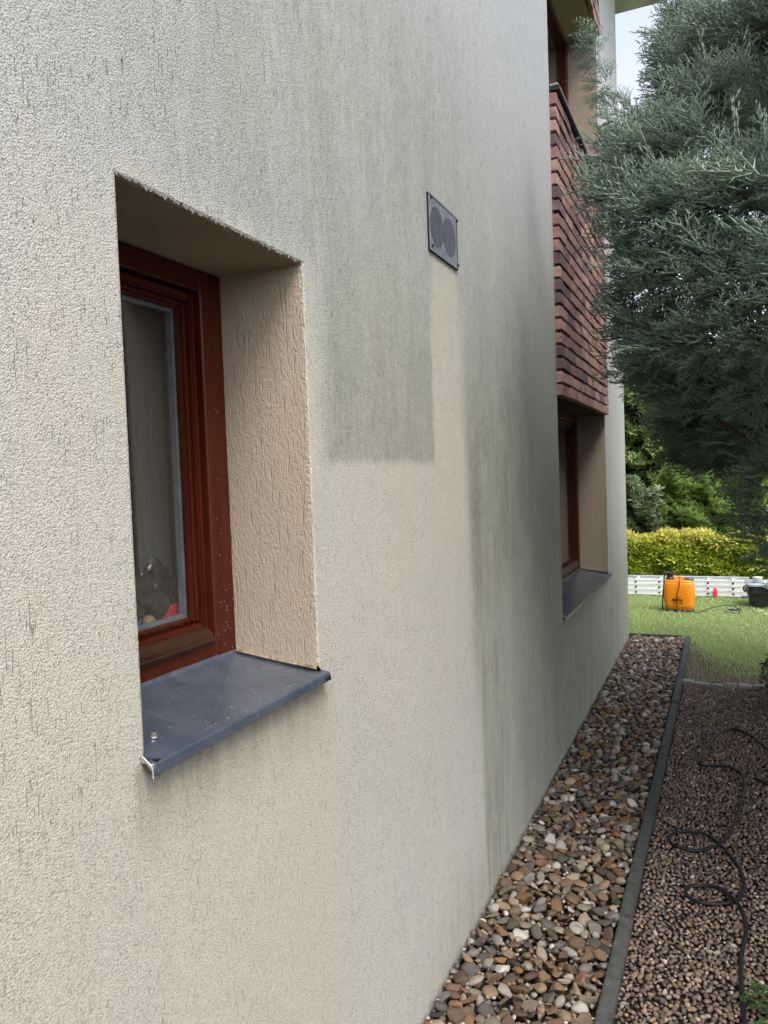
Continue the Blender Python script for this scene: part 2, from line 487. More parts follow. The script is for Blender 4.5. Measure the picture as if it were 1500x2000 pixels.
# ------------------------------------------------------------------ setting: ground sheets
def sheet(name, x0, x1, y0, y1, z, mat, n=2, amp=0, kind='structure'):
    bm = bmesh.new()
    bmesh.ops.create_grid(bm, x_segments=n, y_segments=n, size=.5)
    for v in bm.verts:
        v.co = Vector((x0 + (v.co.x + .5) * (x1 - x0), y0 + (v.co.y + .5) * (y1 - y0), z + random.uniform(-amp, amp)))
    o = bm_obj(name, bm, mat); tag(o, kind=kind); return o

ground = sheet('ground', -90, 90, -70, 130, -.06, M['soil'], 4)
path = sheet('gravel_path', .50, 3.2, -2.5, 6.06, -.018, M['bed'], 2)
bed = sheet('pebble_bed', -.2, .49, -2.5, 7.6, -.03, M['bed'], 2)

# lawn sheet with a ragged near edge
bm = bmesh.new()
xs = np.linspace(-14, 14, 240)
ed = [6.62 + .10 * sin(x * 5.1) + .07 * sin(x * 13 + 1) + random.uniform(-.05, .05) - (.25 if x > .9 else 0) for x in xs]
ed = [7.66 if x < .52 else (e + .55 * max(0, 1 - (x - .52) / .35) if x < .87 else e) for x, e in zip(xs, ed)]
lo = [bm.verts.new((x, e + (.35 if x > .52 else 0), -.010)) for x, e in zip(xs, ed)]
hi = [bm.verts.new((x, 30, -.004)) for x in xs]
for i in range(len(xs) - 1): bm.faces.new((lo[i], lo[i + 1], hi[i + 1], hi[i]))
sheet('soil_strip', .50, 3.4, 6.0, 9.0, -.016, M['soil'], 2)
lawn = bm_obj('lawn', bm, M['lawn']); tag(lawn, kind='structure')

# ------------------------------------------------------------------ the house
house = empty('house', (0, 0, 0))
tag(house, 'cream rendered house with algae stains, red-brown windows and brick panels', 'house')
YA, YB, ZT = -3.0, 7.55, 5.98           # wall extent
W1 = (.928, 1.491, 1.188, 2.07)         # openings y0 y1 z0 z1
W2 = (4.32, 6.22, .80, 2.02)
BP = (4.32, 6.22, 2.02, 3.66)           # brick infill
W3 = (4.32, 6.22, 3.66, 4.88)
BP2 = (4.32, 6.22, 4.88, 5.24)
REV = -.214

def facade():
    bm = bmesh.new()
    ys = [YA, W1[0], W1[1], W2[0], W2[1], YB]
    def quad(y0, y1, z0, z1):
        bm.faces.new([bm.verts.new((0, y, z)) for y, z in ((y0, z0), (y1, z0), (y1, z1), (y0, z1))])
    e = .014                              # the strip round window 1 is meshed finely
    y0, y1, z0, z1 = W1[0] - e, W1[1] + e, W1[2] - e, W1[3] + e
    B = -.08
    quad(YA, y0, B, ZT); quad(y1, W2[0], B, ZT); quad(y0, y1, B, z0); quad(y0, y1, z1, ZT)
    quad(W2[0], W2[1], B, W2[2] - .03); quad(W2[0], W2[1], BP2[3], ZT); quad(W2[1], YB, B, ZT)
    # ragged rounded arris of window 1
    N = 150; R = random.Random(3)
    def side(fa, fb, fc, fd):
        prev = None
        for i in range(N + 1):
            u = i / N; j1 = R.gauss(0, .0007); j2 = R.gauss(0, .0006); j3 = R.gauss(0, .0005)
            row = [bm.verts.new(p) for p in (fa(u), fb(u, j1), fc(u, j2), fd(u, j3))]
            if prev:
                for k in range(3): bm.faces.new((prev[k], row[k], row[k + 1], prev[k + 1])).material_index = int(k > 1)
            prev = row
    L = lambda a, b, u: a + (b - a) * u
    yy0, yy1, zz0, zz1 = W1
    # right, left, top, bottom
    side(lambda u: (0, y1, L(z0, z1, u)), lambda u, j: (0, yy1 + .006 + j, L(zz0 - .006, zz1 + .006, u)),
         lambda u, j: (-.002 + j, yy1 + .001 + j, L(zz0, zz1, u)), lambda u, j: (-.011, yy1 + j * .5, L(zz0, zz1, u)))
    side(lambda u: (0, y0, L(z1, z0, u)), lambda u, j: (0, yy0 - .006 - j, L(zz1 + .006, zz0 - .006, u)),
         lambda u, j: (-.002 + j, yy0 - .001 - j, L(zz1, zz0, u)), lambda u, j: (-.011, yy0 - j * .5, L(zz1, zz0, u)))
    side(lambda u: (0, L(y1, y0, u), z1), lambda u, j: (0, L(yy1 + .006, yy0 - .006, u), zz1 + .006 + j),
         lambda u, j: (-.002 + j, L(yy1, yy0, u), zz1 + .001 + 3.2 * j), lambda u, j: (-.011, L(yy1, yy0, u), zz1 + j * .8))
    side(lambda u: (0, L(y0, y1, u), z0), lambda u, j: (0, L(yy0 - .006, yy1 + .006, u), zz0 - .012 - j),
         lambda u, j: (-.004, L(yy0, yy1, u), zz0 - .024 - j), lambda u, j: (-.011, L(yy0, yy1, u), zz0 - .03))
    # far gable end and rear shell
    bm.faces.new([bm.verts.new(p) for p in ((0, YB, B), (-7, YB, B), (-7, YB, ZT), (0, YB, ZT))])
    bm.faces.new([bm.verts.new(p) for p in ((-7, YA, B), (0, YA, B), (0, YA, ZT), (-7, YA, ZT))])
    bm.faces.new([bm.verts.new(p) for p in ((-7, YB, B), (-7, YA, B), (-7, YA, ZT), (-7, YB, ZT))])
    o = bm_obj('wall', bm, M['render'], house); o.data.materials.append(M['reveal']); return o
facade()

def reveals(Wn, x_out):
    y0, y1, z0, z1 = Wn; xi = -.30
    bm = bmesh.new()
    def q(*p): bm.faces.new([bm.verts.new(v) for v in p])
    q((x_out, y1, z0), (xi, y1, z0), (xi, y1, z1), (x_out, y1, z1))
    bm_obj('reveal', bm, M['reveal'], house); bm = bmesh.new()
    q((xi, y0, z0), (x_out, y0, z0), (x_out, y0, z1), (xi, y0, z1))
    bm_obj('reveal', bm, M['reveal'], house)
    bm = bmesh.new(); q2 = [bm.verts.new(v) for v in ((xi, y0, z1), (x_out, y0, z1), (x_out, y1, z1), (xi, y1, z1))]
    bm.faces.new(q2); bm_obj('reveal_soffit', bm, M['mortar'] if Wn is W2 else M['soffit'], house)
    bm = bmesh.new(); q2 = [bm.verts.new(v) for v in ((xi, y1, z0 - .03), (x_out, y1, z0 - .03), (x_out, y0, z0 - .03), (xi, y0, z0 - .03))]
    bm.faces.new(q2); bm_obj('sill_base', bm, M['soffit'], house)
reveals(W1, -.011); reveals(W2, 0); reveals((W3[0], W3[1], W3[2], W3[3]), 0)

# inner skin of the wall and floors of the rooms, so that the rooms are closed and dark
def inner():
    bm = bmesh.new(); x = -.301
    def quad(y0, y1, z0, z1): bm.faces.new([bm.verts.new((x, y, z)) for y, z in ((y0, z0), (y1, z0), (y1, z1), (y0, z1))])
    quad(YA, W1[0], 0, ZT); quad(W1[1], W2[0], 0, ZT); quad(W1[0], W1[1], 0, W1[2]); quad(W1[0], W1[1], W1[3], ZT)
    quad(W2[0], W2[1], 0, W2[2]); quad(W2[0], W2[1], BP[2], BP[3]); quad(W2[0], W2[1], W3[3], ZT); quad(W2[1], YB, 0, ZT)
    bm.faces.new([bm.verts.new(p) for p in ((-.3, YA, .02), (-7, YA, .02), (-7, YB, .02), (-.3, YB, .02))])
    bm.faces.new([bm.verts.new(p) for p in ((-.3, YA, 2.8), (-7, YA, 2.8), (-7, YB, 2.8), (-.3, YB, 2.8))])
    bm.faces.new([bm.verts.new(p) for p in ((-.3, 2.9, .02), (-4, 2.9, .02), (-4, 2.9, 2.8), (-.3, 2.9, 2.8))])
    return bm_obj('inner_wall', bm, M['inner'], house)
inner()

# roof slab with an overhang
bm = bmesh.new(); box(bm, -7.2, .62, YA - .4, 8.02, 6.0, 6.22, .01)
bm_obj('roof', bm, M['eave'], house)

def window(Wn, mullion=False, detail=True):
    y0, y1, z0, z1 = Wn; x = REV
    fr = .078; t = .06
    bm = bmesh.new()                      # fixed frame
    zb = z0 + .012
    box(bm, x - t, x, y1 - fr, y1 - .001, zb, z1 - .001, .003)
    box(bm, x - t, x, y0 + .001, y0 + fr, zb, z1 - .001, .003)
    box(bm, x - t, x - .001, y0 + fr, y1 - fr, z1 - fr * .62, z1 - .001, .003)
    box(bm, x - t, x - .001, y0 + fr, y1 - fr, zb, zb + .052, .003)
    if mullion:
        ym = (y0 + y1) / 2
        box(bm, x - t, x - .001, ym - .05, ym + .05, zb + .052, z1 - fr * .62, .003)
    win = bm_obj('window', bm, M['frame'], house)
    bays = [(y0 + fr, y1 - fr)] if not mullion else [(y0 + fr, (y0 + y1) / 2 - .05), ((y0 + y1) / 2 + .05, y1 - fr)]
    for a, b in bays:
        g = .005; a += g; b -= g; c0 = zb + .072; c1 = z1 - fr * .62 - g; s = .036
        bm = bmesh.new()                  # sash: outer step, then the bead that leans in to the glass
        xs = x - .014
        box(bm, xs - .045, xs, b - s * .45, b, c0, c1, .004, 2)
        box(bm, xs - .045, xs, a, a + s * .45, c0, c1, .004, 2)
        box(bm, xs - .045, xs - .001, a + s * .45, b - s * .45, c1 - s * .5, c1, .004, 2)
        box(bm, xs - .045, xs - .001, a + s * .45, b - s * .45, c0, c0 + s * .6, .004, 2)
        xb = xs - .010
        box(bm, xb - .03, xb, b - s, b - s * .45, c0 + s * .6, c1 - s * .5, .006, 2)
        box(bm, xb - .03, xb, a + s * .45, a + s, c0 + s * .6, c1 - s * .5, .006, 2)
        box(bm, xb - .03, xb - .001, a + s, b - s, c1 - s * .95, c1 - s * .5, .006, 2)
        box(bm, xb - .03, xb - .001, a + s, b - s, c0 + s * .6, c0 + s * 1.0, .008, 2)
        bm_obj('sash', bm, M['frame'], win)
        bm = bmesh.new()                  # dark rebate gasket behind the gap
        box(bm, x - .05, x - .043, a - g, b + g, c0 - .02, c1 + g)
        for v in bm.verts: pass
        bmesh.ops.delete(bm, geom=list(bm.faces), context='FACES')
        tube(bm, [(x - .046, a - .002, c0 - .01), (x - .046, a - .002, c1 + .003), (x - .046, b + .002, c1 + .003), (x - .046, b + .002, c0 - .01), (x - .046, a - .002, c0 - .01)], .006, 4)
        bm_obj('gasket', bm, M['gasket'], win)
        # double pane and its spacer bar
        ga, gb, gc0, gc1 = a + s - .004, b - s + .004, c0 + s - .004, c1 - s * .95 + .004
        pane = box_obj('pane', xb - .018, xb - .014, ga, gb, gc0, gc1, M['glass'], win)
        bm = bmesh.new(); sp = .013
        xa_, xb_ = xb - .034, xb - .020
        box(bm, xa_, xb_, gb - sp, gb, gc0, gc1); box(bm, xa_, xb_, ga, ga + sp, gc0, gc1)
        box(bm, xa_, xb_ - .001, ga + sp, gb - sp, gc1 - sp, gc1); box(bm, xa_, xb_ - .001, ga + sp, gb - sp, gc0, gc0 + sp)
        bm_obj('spacer', bm, M['spacer'], win)
        # rounded weather bar at the foot of the sash
        bm = bmesh.new(); n = 10
        prof = [(xs - .02, c0 + .012)] + [(xs + .022 * sin(pi * k / n * .62 + .15) , c0 + .012 - .036 * (k / n)) for k in range(n + 1)] + [(xs + .006, c0 - .026), (xs - .02, c0 - .020)]
        r0 = [bm.verts.new((px, a + .012, pz)) for px, pz in prof]; r1 = [bm.verts.new((px, b - .012, pz)) for px, pz in prof]
        for k in range(len(prof)): bm.faces.new((r0[k], r0[(k + 1) % len(prof)], r1[(k + 1) % len(prof)], r1[k]))
        bm.faces.new(r0[::-1]); bm.faces.new(r1)
        bmesh.ops.recalc_face_normals(bm, faces=list(bm.faces))
        bm_obj('weather_bar', bm, M['bar'], win)
        box_obj('drain_rail', x - .02, x + .010, a + .006, b - .004, zb + .052, zb + .060, M['bar'], win, .003)
    return win

def sill(win, Wn, over=.012, nose=.022):
    y0, y1, z0, z1 = Wn
    ya, yb = y0 - over, y1 + over
    zb, zf = z0 + .018, z0 - .014
    prof = [(REV - .006, zb + .02), (REV + .004, zb + .003), (REV + .016, zb - .001), (-.02, zf + .002 + .003), (nose - .003, zf), (nose, zf - .003), (nose + .003, zf - .017), (nose - .002, zf - .021), (nose - .006, zf - .017)]
    bm = bmesh.new()
    def row(y, k0=0, dz=0): return [bm.verts.new((px, y, pz + dz)) for px, pz in prof]
    n = 24; rows = []
    for i in range(n + 1):
        y = y0 + .002 + (y1 - y0 - .004) * i / n
        d = .0004 * sin(i * .55)
        rows.append(row(y, 0, d))
    for a, b in zip(rows, rows[1:]):
        for k in range(len(prof) - 1): bm.faces.new((a[k], a[k + 1], b[k + 1], b[k]))
    # ears beside the opening, outside the wall face
    def ear(r, y):
        pts = [Vector((.002, y, zf + .003)), Vector((nose - .003, y, zf)), Vector((nose, y, zf - .003)), Vector((nose + .003, y, zf - .017))]
        ev = [bm.verts.new(p) for p in pts]
        root = bm.verts.new((.002, r[0].co.y, zf + .004))
        mid = [r[4], r[5], r[6]]
        bm.faces.new((root, r[4], ev[1], ev[0]))
        bm.faces.new((r[4], r[5], ev[2], ev[1])); bm.faces.new((r[5], r[6], ev[3], ev[2]))
    ear(rows[0], ya); ear(rows[-1], yb)
    o = bm_obj('sill', bm, M['sill'], win)
    o.data.shade_smooth(); o.data.set_sharp_from_angle(angle=radians(25))
    so_ = o.modifiers.new('thickness', 'SOLIDIFY'); so_.thickness = .0016; so_.offset = -1
    # upturned bare metal end cap
    bm = bmesh.new()
    pts = spline([(.001, ya - .001, zf + .012), (nose * .35, ya - .002, zf + .013), (nose * .8, ya - .001, zf + .004), (nose + .002, ya, zf - .004), (nose + .003, ya, zf - .02)], 4)
    lowp = [Vector((p.x * .9, p.y + .003, min(p.z - .008, zf + .002))) for p in pts]
    a = [bm.verts.new(p) for p in pts]; b = [bm.verts.new(p) for p in lowp]
    for k in range(len(pts) - 1): bm.faces.new((a[k], a[k + 1], b[k + 1], b[k]))
    e = bm_obj('end_cap', bm, M['bare'], win)
    e.modifiers.new('thickness', 'SOLIDIFY').thickness = .002
    # dirty sealant line in the corner with the reveal
    bm = bmesh.new()
    tube(bm, [(REV + .003, y1 - .004, zb + .006), (-.1, y1 - .004, z0 + .008), (-.004, y1 - .003, zf + .010)], .005, 5)
    bm_obj('sealant', bm, M['sealant'], win)
    return zb, zf

win1 = window(W1); zb1, zf1 = sill(win1, W1)
tag(win1, 'small red-brown window in a deep reveal nearest the camera')
win2 = window(W2, True); sill(win2, W2)
tag(win2, 'wide ground floor window below the brick panel')
win3 = window(W3, True)
tag(win3, 'upper floor window above the brick panel')

# hex screw on the near sill, lying on a washer, and drops of water
bm = bmesh.new()
sx, sy = -.045, 1.0; 
szz = zf1 + (zb1 - zf1) * (.0 + (.02 - sx) / (.02 - REV)) + .001
for r_, h0, h1, n in ((.0085, 0, .0015, 16), (.0058, .0015, .0065, 6), (.003, .0065, .0075, 8)):
    r = bmesh.ops.create_cone(bm, cap_ends=True, segments=n, radius1=r_, radius2=r_ * .95, depth=h1 - h0)
    for v in r['verts']: v.co += Vector((sx, sy, szz + (h0 + h1) / 2))
bm_obj('screw', bm, M['steel'], win1)
bm = bmesh.new()
def drop(p, r, ax):
    q = bmesh.ops.create_icosphere(bm, subdivisions=1, radius=r)
    for v in q['verts']:
        v.co[ax] *= .45; v.co += Vector(p)
R_ = random.Random(5)
for i in range(60):
    xx = R_.uniform(-.2, .015); yy = R_.uniform(W1[0] + .02, W1[1] - .01)
    zz = zf1 + (zb1 - zf1) * ((.02 - xx) / (.02 - REV)) + .001
    drop((xx, yy, zz), R_.choice([.0006, .0008, .001, .0013]), 2)
for i in range(40): drop((REV + .0006, R_.uniform(W1[1] - .07, W1[1] - .008), R_.triangular(1.2, 1.9, 1.25)), R_.uniform(.0006, .0013), 0)
for i in range(46): drop((REV - .0265, R_.uniform(1.06, 1.34), R_.triangular(1.3, 1.9, 1.35)), R_.uniform(.0005, .001), 0)
o = bm_obj('water_drops', bm, M['drop'], win1, True); tag(o, kind='stuff')

# vent grille
vy0, vy1, vz0, vz1 = 2.30, 2.58, 2.305, 2.478
bm = bmesh.new(); box(bm, -.02, .004, vy0, vy1, vz0, vz1, .002)
vent = bm_obj('vent_grille', bm, M['vent'], house)
for cy in (vy0 + .075, vy1 - .082):
    bm = bmesh.new(); r = bmesh.ops.create_cone(bm, cap_ends=True, segments=32, radius1=.062, radius2=.062, depth=.003)
    bmesh.ops.rotate(bm, verts=bm.verts, cent=(0, 0, 0), matrix=Matrix.Rotation(pi / 2, 3, 'Y'))
    for v in bm.verts: v.co += Vector((.0052, cy, (vz0 + vz1) / 2))
    bm_obj('pipe_opening', bm, M['ventdark'], vent)  # flat disc, the shade inside the pipe painted as dark colour
bm = bmesh.new()
nw = 30
for i in range(nw + 1):
    y = vy0 + (vy1 - vy0) * i / nw; box(bm, .0070, .0078, y - .0006, y + .0006, vz0, vz1)
nw = 19
for i in range(nw + 1):
    z = vz0 + (vz1 - vz0) * i / nw; box(bm, .0079, .0087, vy0, vy1, z - .0006, z + .0006)
bm_obj('wire_mesh', bm, M['wire'], vent)
bm = bmesh.new(); e = .0022
for a in ((vy0 - e, vy0, vz0 - e, vz1 + e), (vy1, vy1 + e, vz0 - e, vz1 + e), (vy0, vy1, vz0 - e, vz0), (vy0, vy1, vz1, vz1 + e)):
    box(bm, .001, .006, *a)
bm_obj('rim', bm, M['gasket'], vent)
for y in (vy0 + .012, vy1 - .012):
    for z in (vz0 + .012, vz1 - .012):
        bm = bmesh.new(); bmesh.ops.create_uvsphere(bm, u_segments=8, v_segments=6, radius=.006)
        for v in bm.verts: v.co = Vector((v.co.x * .5 + .012, v.co.y + y, v.co.z + z))
        bm_obj('screw', bm, M['gasket'], vent)

# brick panels: every brick its own piece
def brick_templates(length, n=5):
    out = []
    for i in range(n):
        bm = bmesh.new(); box(bm, -.05, 0, -length / 2, length / 2, 0, .057, .0028, 1, .0018)
        for v in bm.verts: v.co += Vector([random.gauss(0, .0009) for _ in range(3)])
        me = bpy.data.meshes.new('brick'); bm.to_mesh(me); bm.free(); me.materials.append(M['brick']); out.append(me)
    return out
FULL = brick_templates(.212); HALF = brick_templates(.103)
BCOL = [(.29, .16, .138), (.32, .185, .155), (.25, .138, .122), (.35, .215, .18), (.20, .112, .108), (.14, .088, .092), (.31, .182, .158), (.26, .135, .115)]
def brick_panel(P, courses):
    y0, y1, z0, z1 = P; ch = .0714
    bm = bmesh.new(); box(bm, -.30, .012, y0 + .003, y1 - .003, z0 + .004, z0 + ch * courses - .004)
    pan = bm_obj('brick_panel', bm, M['mortar'], house)
    for c in range(courses):
        z = z0 + ch * c + .001; y = y0 + .0; first = True
        half = c % 2 == 1
        while y < y1 - .03:
            L_ = .103 if (half and first) or random.random() < .07 else .212
            if y + L_ > y1 + .004: L_ = .103 if y + .103 <= y1 + .04 else L_
            me = random.choice(HALF if L_ < .15 else FULL)
            if y + L_ > y1 + .03: break
            o = bpy.data.objects.new('brick', me); COL.objects.link(o); o.parent = pan
            o.location = (.035 + random.uniform(-.004, .004), y + L_ / 2, z + random.uniform(-.0015, .0015))
            o.rotation_euler = (random.gauss(0, .006), random.gauss(0, .012), random.gauss(0, .010))
            k = random.choice(BCOL); f = random.uniform(.85, 1.4)
            o.color = (k[0] * f, k[1] * f, k[2] * f, 1)
            y += L_ + .010; first = False
    return pan
pan1 = brick_panel(BP, 23); tag(pan1, 'red brick panel between the lower and upper far windows')
pan2 = brick_panel(BP2, 5); tag(pan2, 'red brick strip above the upper window')
box_obj('coping', -.21, .058, W3[0] + .004, W3[1] - .004, 3.664, 3.685, M['coping'], pan1, .003)
box_obj('coping_stone', .0, .050, W3[0] + .001, W3[0] + .03, 3.686, 3.70, M['stone'], pan1, .004)

box_obj('inner_sill', -.52, -.276, W1[0] + .002, W1[1] - .002, 1.27, 1.30, M['whitep'], win1, .003)
# curtains and oddments behind the near pane
bm = bmesh.new(); prev = None
for i in range(60):
    y = 1.325 + .105 * i / 59
    x = -.345 + .012 * sin(i * .75) + .004 * sin(i * 2.3)
    row = [bm.verts.new((x, y, 1.33)), bm.verts.new((x - .004, y, 2.02))]
    if prev: bm.faces.new((prev[0], row[0], row[1], prev[1]))
    prev = row
cur = bm_obj('curtain', bm, M['curtain'], None, True)
tag(cur, 'grey curtain hanging behind the near window pane', 'curtain')
def crumple(name, c, r, mat, seed, sub=4, amp=.35, flat=1.):
    bm = bmesh.new(); bmesh.ops.create_icosphere(bm, subdivisions=sub, radius=1)
    rr = random.Random(seed); ph = [(Vector((rr.gauss(0, 1), rr.gauss(0, 1), rr.gauss(0, 1))) * 3.2, rr.uniform(0, 6)) for _ in range(7)]
    for v in bm.verts:
        k = sum(abs(sin(v.co.dot(d) + p)) for d, p in ph) / 7
        v.co = v.co * (1 - amp + 2 * amp * k)
        v.co = Vector((v.co.x * r[0], v.co.y * r[1], v.co.z * r[2])) + Vector(c)
    return bm_obj(name, bm, mat)
o = crumple('crumpled_bag', (-.318, 1.335, 1.352), (.022, .085, .058), M['bag'], 4, 4, amp=.75); tag(o, 'crumpled dark plastic bag behind the near window pane', 'bag')
o = crumple('pink_cloth', (-.290, 1.375, 1.318), (.007, .042, .018), M['pinkcloth'], 9, 3); tag(o, 'pink cloth lying at the foot of the near pane', 'cloth')
bm = bmesh.new(); bmesh.ops.create_uvsphere(bm, u_segments=16, v_segments=10, radius=.013)
for v in bm.verts: v.co += Vector((-.288, 1.283, 1.314))
o = bm_obj('wooden_ball', bm, M['wood'], None, True); tag(o, 'small pale wooden ball behind the near pane', 'ball')

# ------------------------------------------------------------------ kerb stones, pebbles, gravel
edging = empty('garden_edging', (0.5, 2, 0)); tag(edging, 'dark grey concrete edging between pebbles and gravel', 'edging')
def kx(y): return .449 + .0085 * (min(y, 6.) - 2)
joints = [-2.4, -1.3, -.3, .7, 1.73, 2.745, 3.62, 4.53, 5.43, 6.29, 7.14, 7.62]
R_ = random.Random(2)
for a, b in zip(joints, joints[1:]):
    bm = bmesh.new(); box(bm, -.022, .022, 0, b - a - .005, -.1, 0, .006, 2)
    o = bm_obj('kerb_stone', bm, M['kerb'], edging)
    o.location = Vector((kx((a + b) / 2) + .034 + R_.uniform(-.002, .002), a, .034 + R_.uniform(-.003, .003))) - edging.location
    o.rotation_euler = (R_.gauss(0, .002), R_.gauss(0, .015), -math.atan((kx(b) - kx(a)) / (b - a)))
for a, b in ((-1.5, -.52), (-.515, .478)):
    bm = bmesh.new(); box(bm, a, b - .005, 7.585, 7.635, -.1, .034, .006, 2)
    for v in bm.verts: v.co -= edging.location
    bm_obj('kerb_stone', bm, M['kerb'], edging)

def stone_templates(n, sub, angular=.5, seed=1):
    rr = np.random.default_rng(seed); out = []
    for i in range(n):
        bm = bmesh.new(); bmesh.ops.create_icosphere(bm, subdivisions=sub, radius=1)
        V = np.array([v.co[:] for v in bm.verts]); bm.verts.index_update(); bm.faces.ensure_lookup_table()
        Fc = np.array([[v.index for v in f.verts] for f in bm.faces]); bm.free()
        if rr.random() < angular:
            for k in range(rr.integers(5, 10)):
                d = rr.normal(size=3); d /= np.linalg.norm(d); h = rr.uniform(.38, .72)
                s = V @ d; V = np.where((s > h)[:, None], V - np.outer(s - h, d), V)
        for k in range(3):
            d = rr.normal(size=3) * 1.6; V = V * (1 + .09 * np.sin(V @ d + rr.uniform(0, 6)))[:, None]
        V *= np.array([1., rr.uniform(.55, .92), rr.uniform(.34, .66)])
        V /= np.abs(V).max()
        out.append((V, Fc))
    return out

def scatter(x0f, x1f, y0, y1, rmin, rmax, tries, seed, pow_=2.):
    """dart throwing with variable radii; returns x, y, r"""
    rr = np.random.default_rng(seed); cell = rmax * 2; grid = {}; out = []
    R = rmin + (rmax - rmin) * rr.random(tries) ** pow_
    R = np.sort(R)[::-1]; yy = y0 + (y1 - y0) * rr.random(tries); ux = rr.random(tries)
    for i in range(tries):
        r = R[i]; y = yy[i]; a = x0f(y) + r * .8; b = x1f(y) - r * .8; x = a + (b - a) * ux[i]
        cx, cy = int(x // cell), int(y // cell); ok = True
        for gx in (cx - 1, cx, cx + 1):
            for gy in (cy - 1, cy, cy + 1):
                for (qx, qy, qr) in grid.get((gx, gy), ()):
                    if (qx - x) ** 2 + (qy - y) ** 2 < ((qr + r) * .80) ** 2: ok = False; break
                if not ok: break
            if not ok: break
        if ok:
            grid.setdefault((cx, cy), []).append((x, y, r)); out.append((x, y, r))
    return np.array(out)

def rand_rot(n, rr, tilt):
    a = rr.random(n) * 2 * pi; tx = rr.normal(0, tilt, n); ty = rr.normal(0, tilt, n)
    ca, sa = np.cos(a), np.sin(a); z = np.zeros(n); o = np.ones(n)
    Rz = np.stack([np.stack([ca, -sa, z], -1), np.stack([sa, ca, z], -1), np.stack([z, z, o], -1)], -2)
    c, s = np.cos(tx), np.sin(tx)
    Rx = np.stack([np.stack([o, z, z], -1), np.stack([z, c, -s], -1), np.stack([z, s, c], -1)], -2)
    c, s = np.cos(ty), np.sin(ty)
    Ry = np.stack([np.stack([c, z, s], -1), np.stack([z, o, z], -1), np.stack([-s, z, c], -1)], -2)
    return Ry @ Rx @ Rz

def mass(tmpl, pos, rad, rot, colr):
    n = len(pos); k = rng.integers(0, len(tmpl), n); Vs, Fs, Cs = [], [], []; off = 0
    for t_, (V, Fc) in enumerate(tmpl):
        idx = np.where(k == t_)[0]
        if len(idx) == 0: continue
        W = np.einsum('nij,vj->nvi', rot[idx], V) * rad[idx][:, None, None] + pos[idx][:, None, :]
        nv = len(V)
        Vs.append(W.reshape(-1, 3)); Fs.append((Fc[None] + (np.arange(len(idx)) * nv)[:, None, None]).reshape(-1, 3) + off)
        Cs.append(np.repeat(colr[idx], nv, axis=0)); off += nv * len(idx)
    C = np.concatenate(Cs); C = np.concatenate([C, np.ones((len(C), 1))], 1)
    return np.concatenate(Vs), np.concatenate(Fs), C

PCOL = np.array([(.30, .20, .12), (.22, .13, .07), (.16, .10, .06), (.42, .33, .24), (.62, .57, .50), (.40, .35, .30), (.13, .12, .10), (.10, .085, .07), (.32, .17, .06), (.19, .17, .14), (.055, .058, .065), (.42, .36, .28), (.12, .11, .07), (.24, .12, .08)])
PW = np.array([11, 11, 11, 10, 9, 9, 4, 7, 7, 4, 1.5, 8, 4, 5.]); PW /= PW.sum()
P = scatter(lambda y: .004, lambda y: kx(y) + .014, 1.55, 7.58, .007, .028, 46000, 5, 2.2)
n = len(P); rr = np.random.default_rng(9)
hz = .006 + .012 * rr.random(n)
# stones heap a little against the wall
pos = np.stack([P[:, 0], P[:, 1], hz], -1)
rot = rand_rot(n, rr, .28); colr = PCOL[rr.choice(len(PCOL), n, p=PW)] * rr.uniform(.38, .80, (n, 1))
px = to_px(pos); inview = (px[:, 0] > 800) & (px[:, 0] < 1500) & (px[:, 1] < 2030)
size = np.where(inview, P[:, 2] / px[:, 2], 0)
order = np.argsort(-size); big = order[:300]; rest = order[300:]
T2 = stone_templates(30, 3, .75, 3); T1 = stone_templates(20, 2, .7, 4)
PM = [np_mesh('pebble', V, Fc, smooth=True) for V, Fc in T2]
for me in PM: me.materials.append(M['peb1']); me.set_sharp_from_angle(angle=radians(32))
for i in big:
    o = bpy.data.objects.new('pebble', random.choice(PM)); COL.objects.link(o); o.parent = bed
    o.matrix_local = Matrix.Translation(pos[i]) @ Matrix(rot[i].tolist()).to_4x4() @ Matrix.Scale(P[i, 2] * 1.12, 4)
    o.color = (*colr[i], 1)
# second, lower layer that fills the gaps
P2 = scatter(lambda y: .0, lambda y: kx(y) + .012, 1.55, 7.58, .008, .018, 14000, 8, 1.5)
p2 = np.stack([P2[:, 0], P2[:, 1], -.010 + .008 * rr.random(len(P2))], -1)
allpos = np.concatenate([pos[rest], p2]); allr = np.concatenate([P[rest, 2] * 1.12, P2[:, 2] * 1.1])
allrot = np.concatenate([rot[rest], rand_rot(len(P2), rr, .5)])
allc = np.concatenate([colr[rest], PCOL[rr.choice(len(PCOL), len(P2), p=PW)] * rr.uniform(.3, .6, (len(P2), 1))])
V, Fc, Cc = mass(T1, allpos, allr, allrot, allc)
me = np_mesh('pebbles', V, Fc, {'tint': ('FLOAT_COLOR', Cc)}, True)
o = link('pebbles', me, M['pebs'], bed); tag(o, kind='stuff')

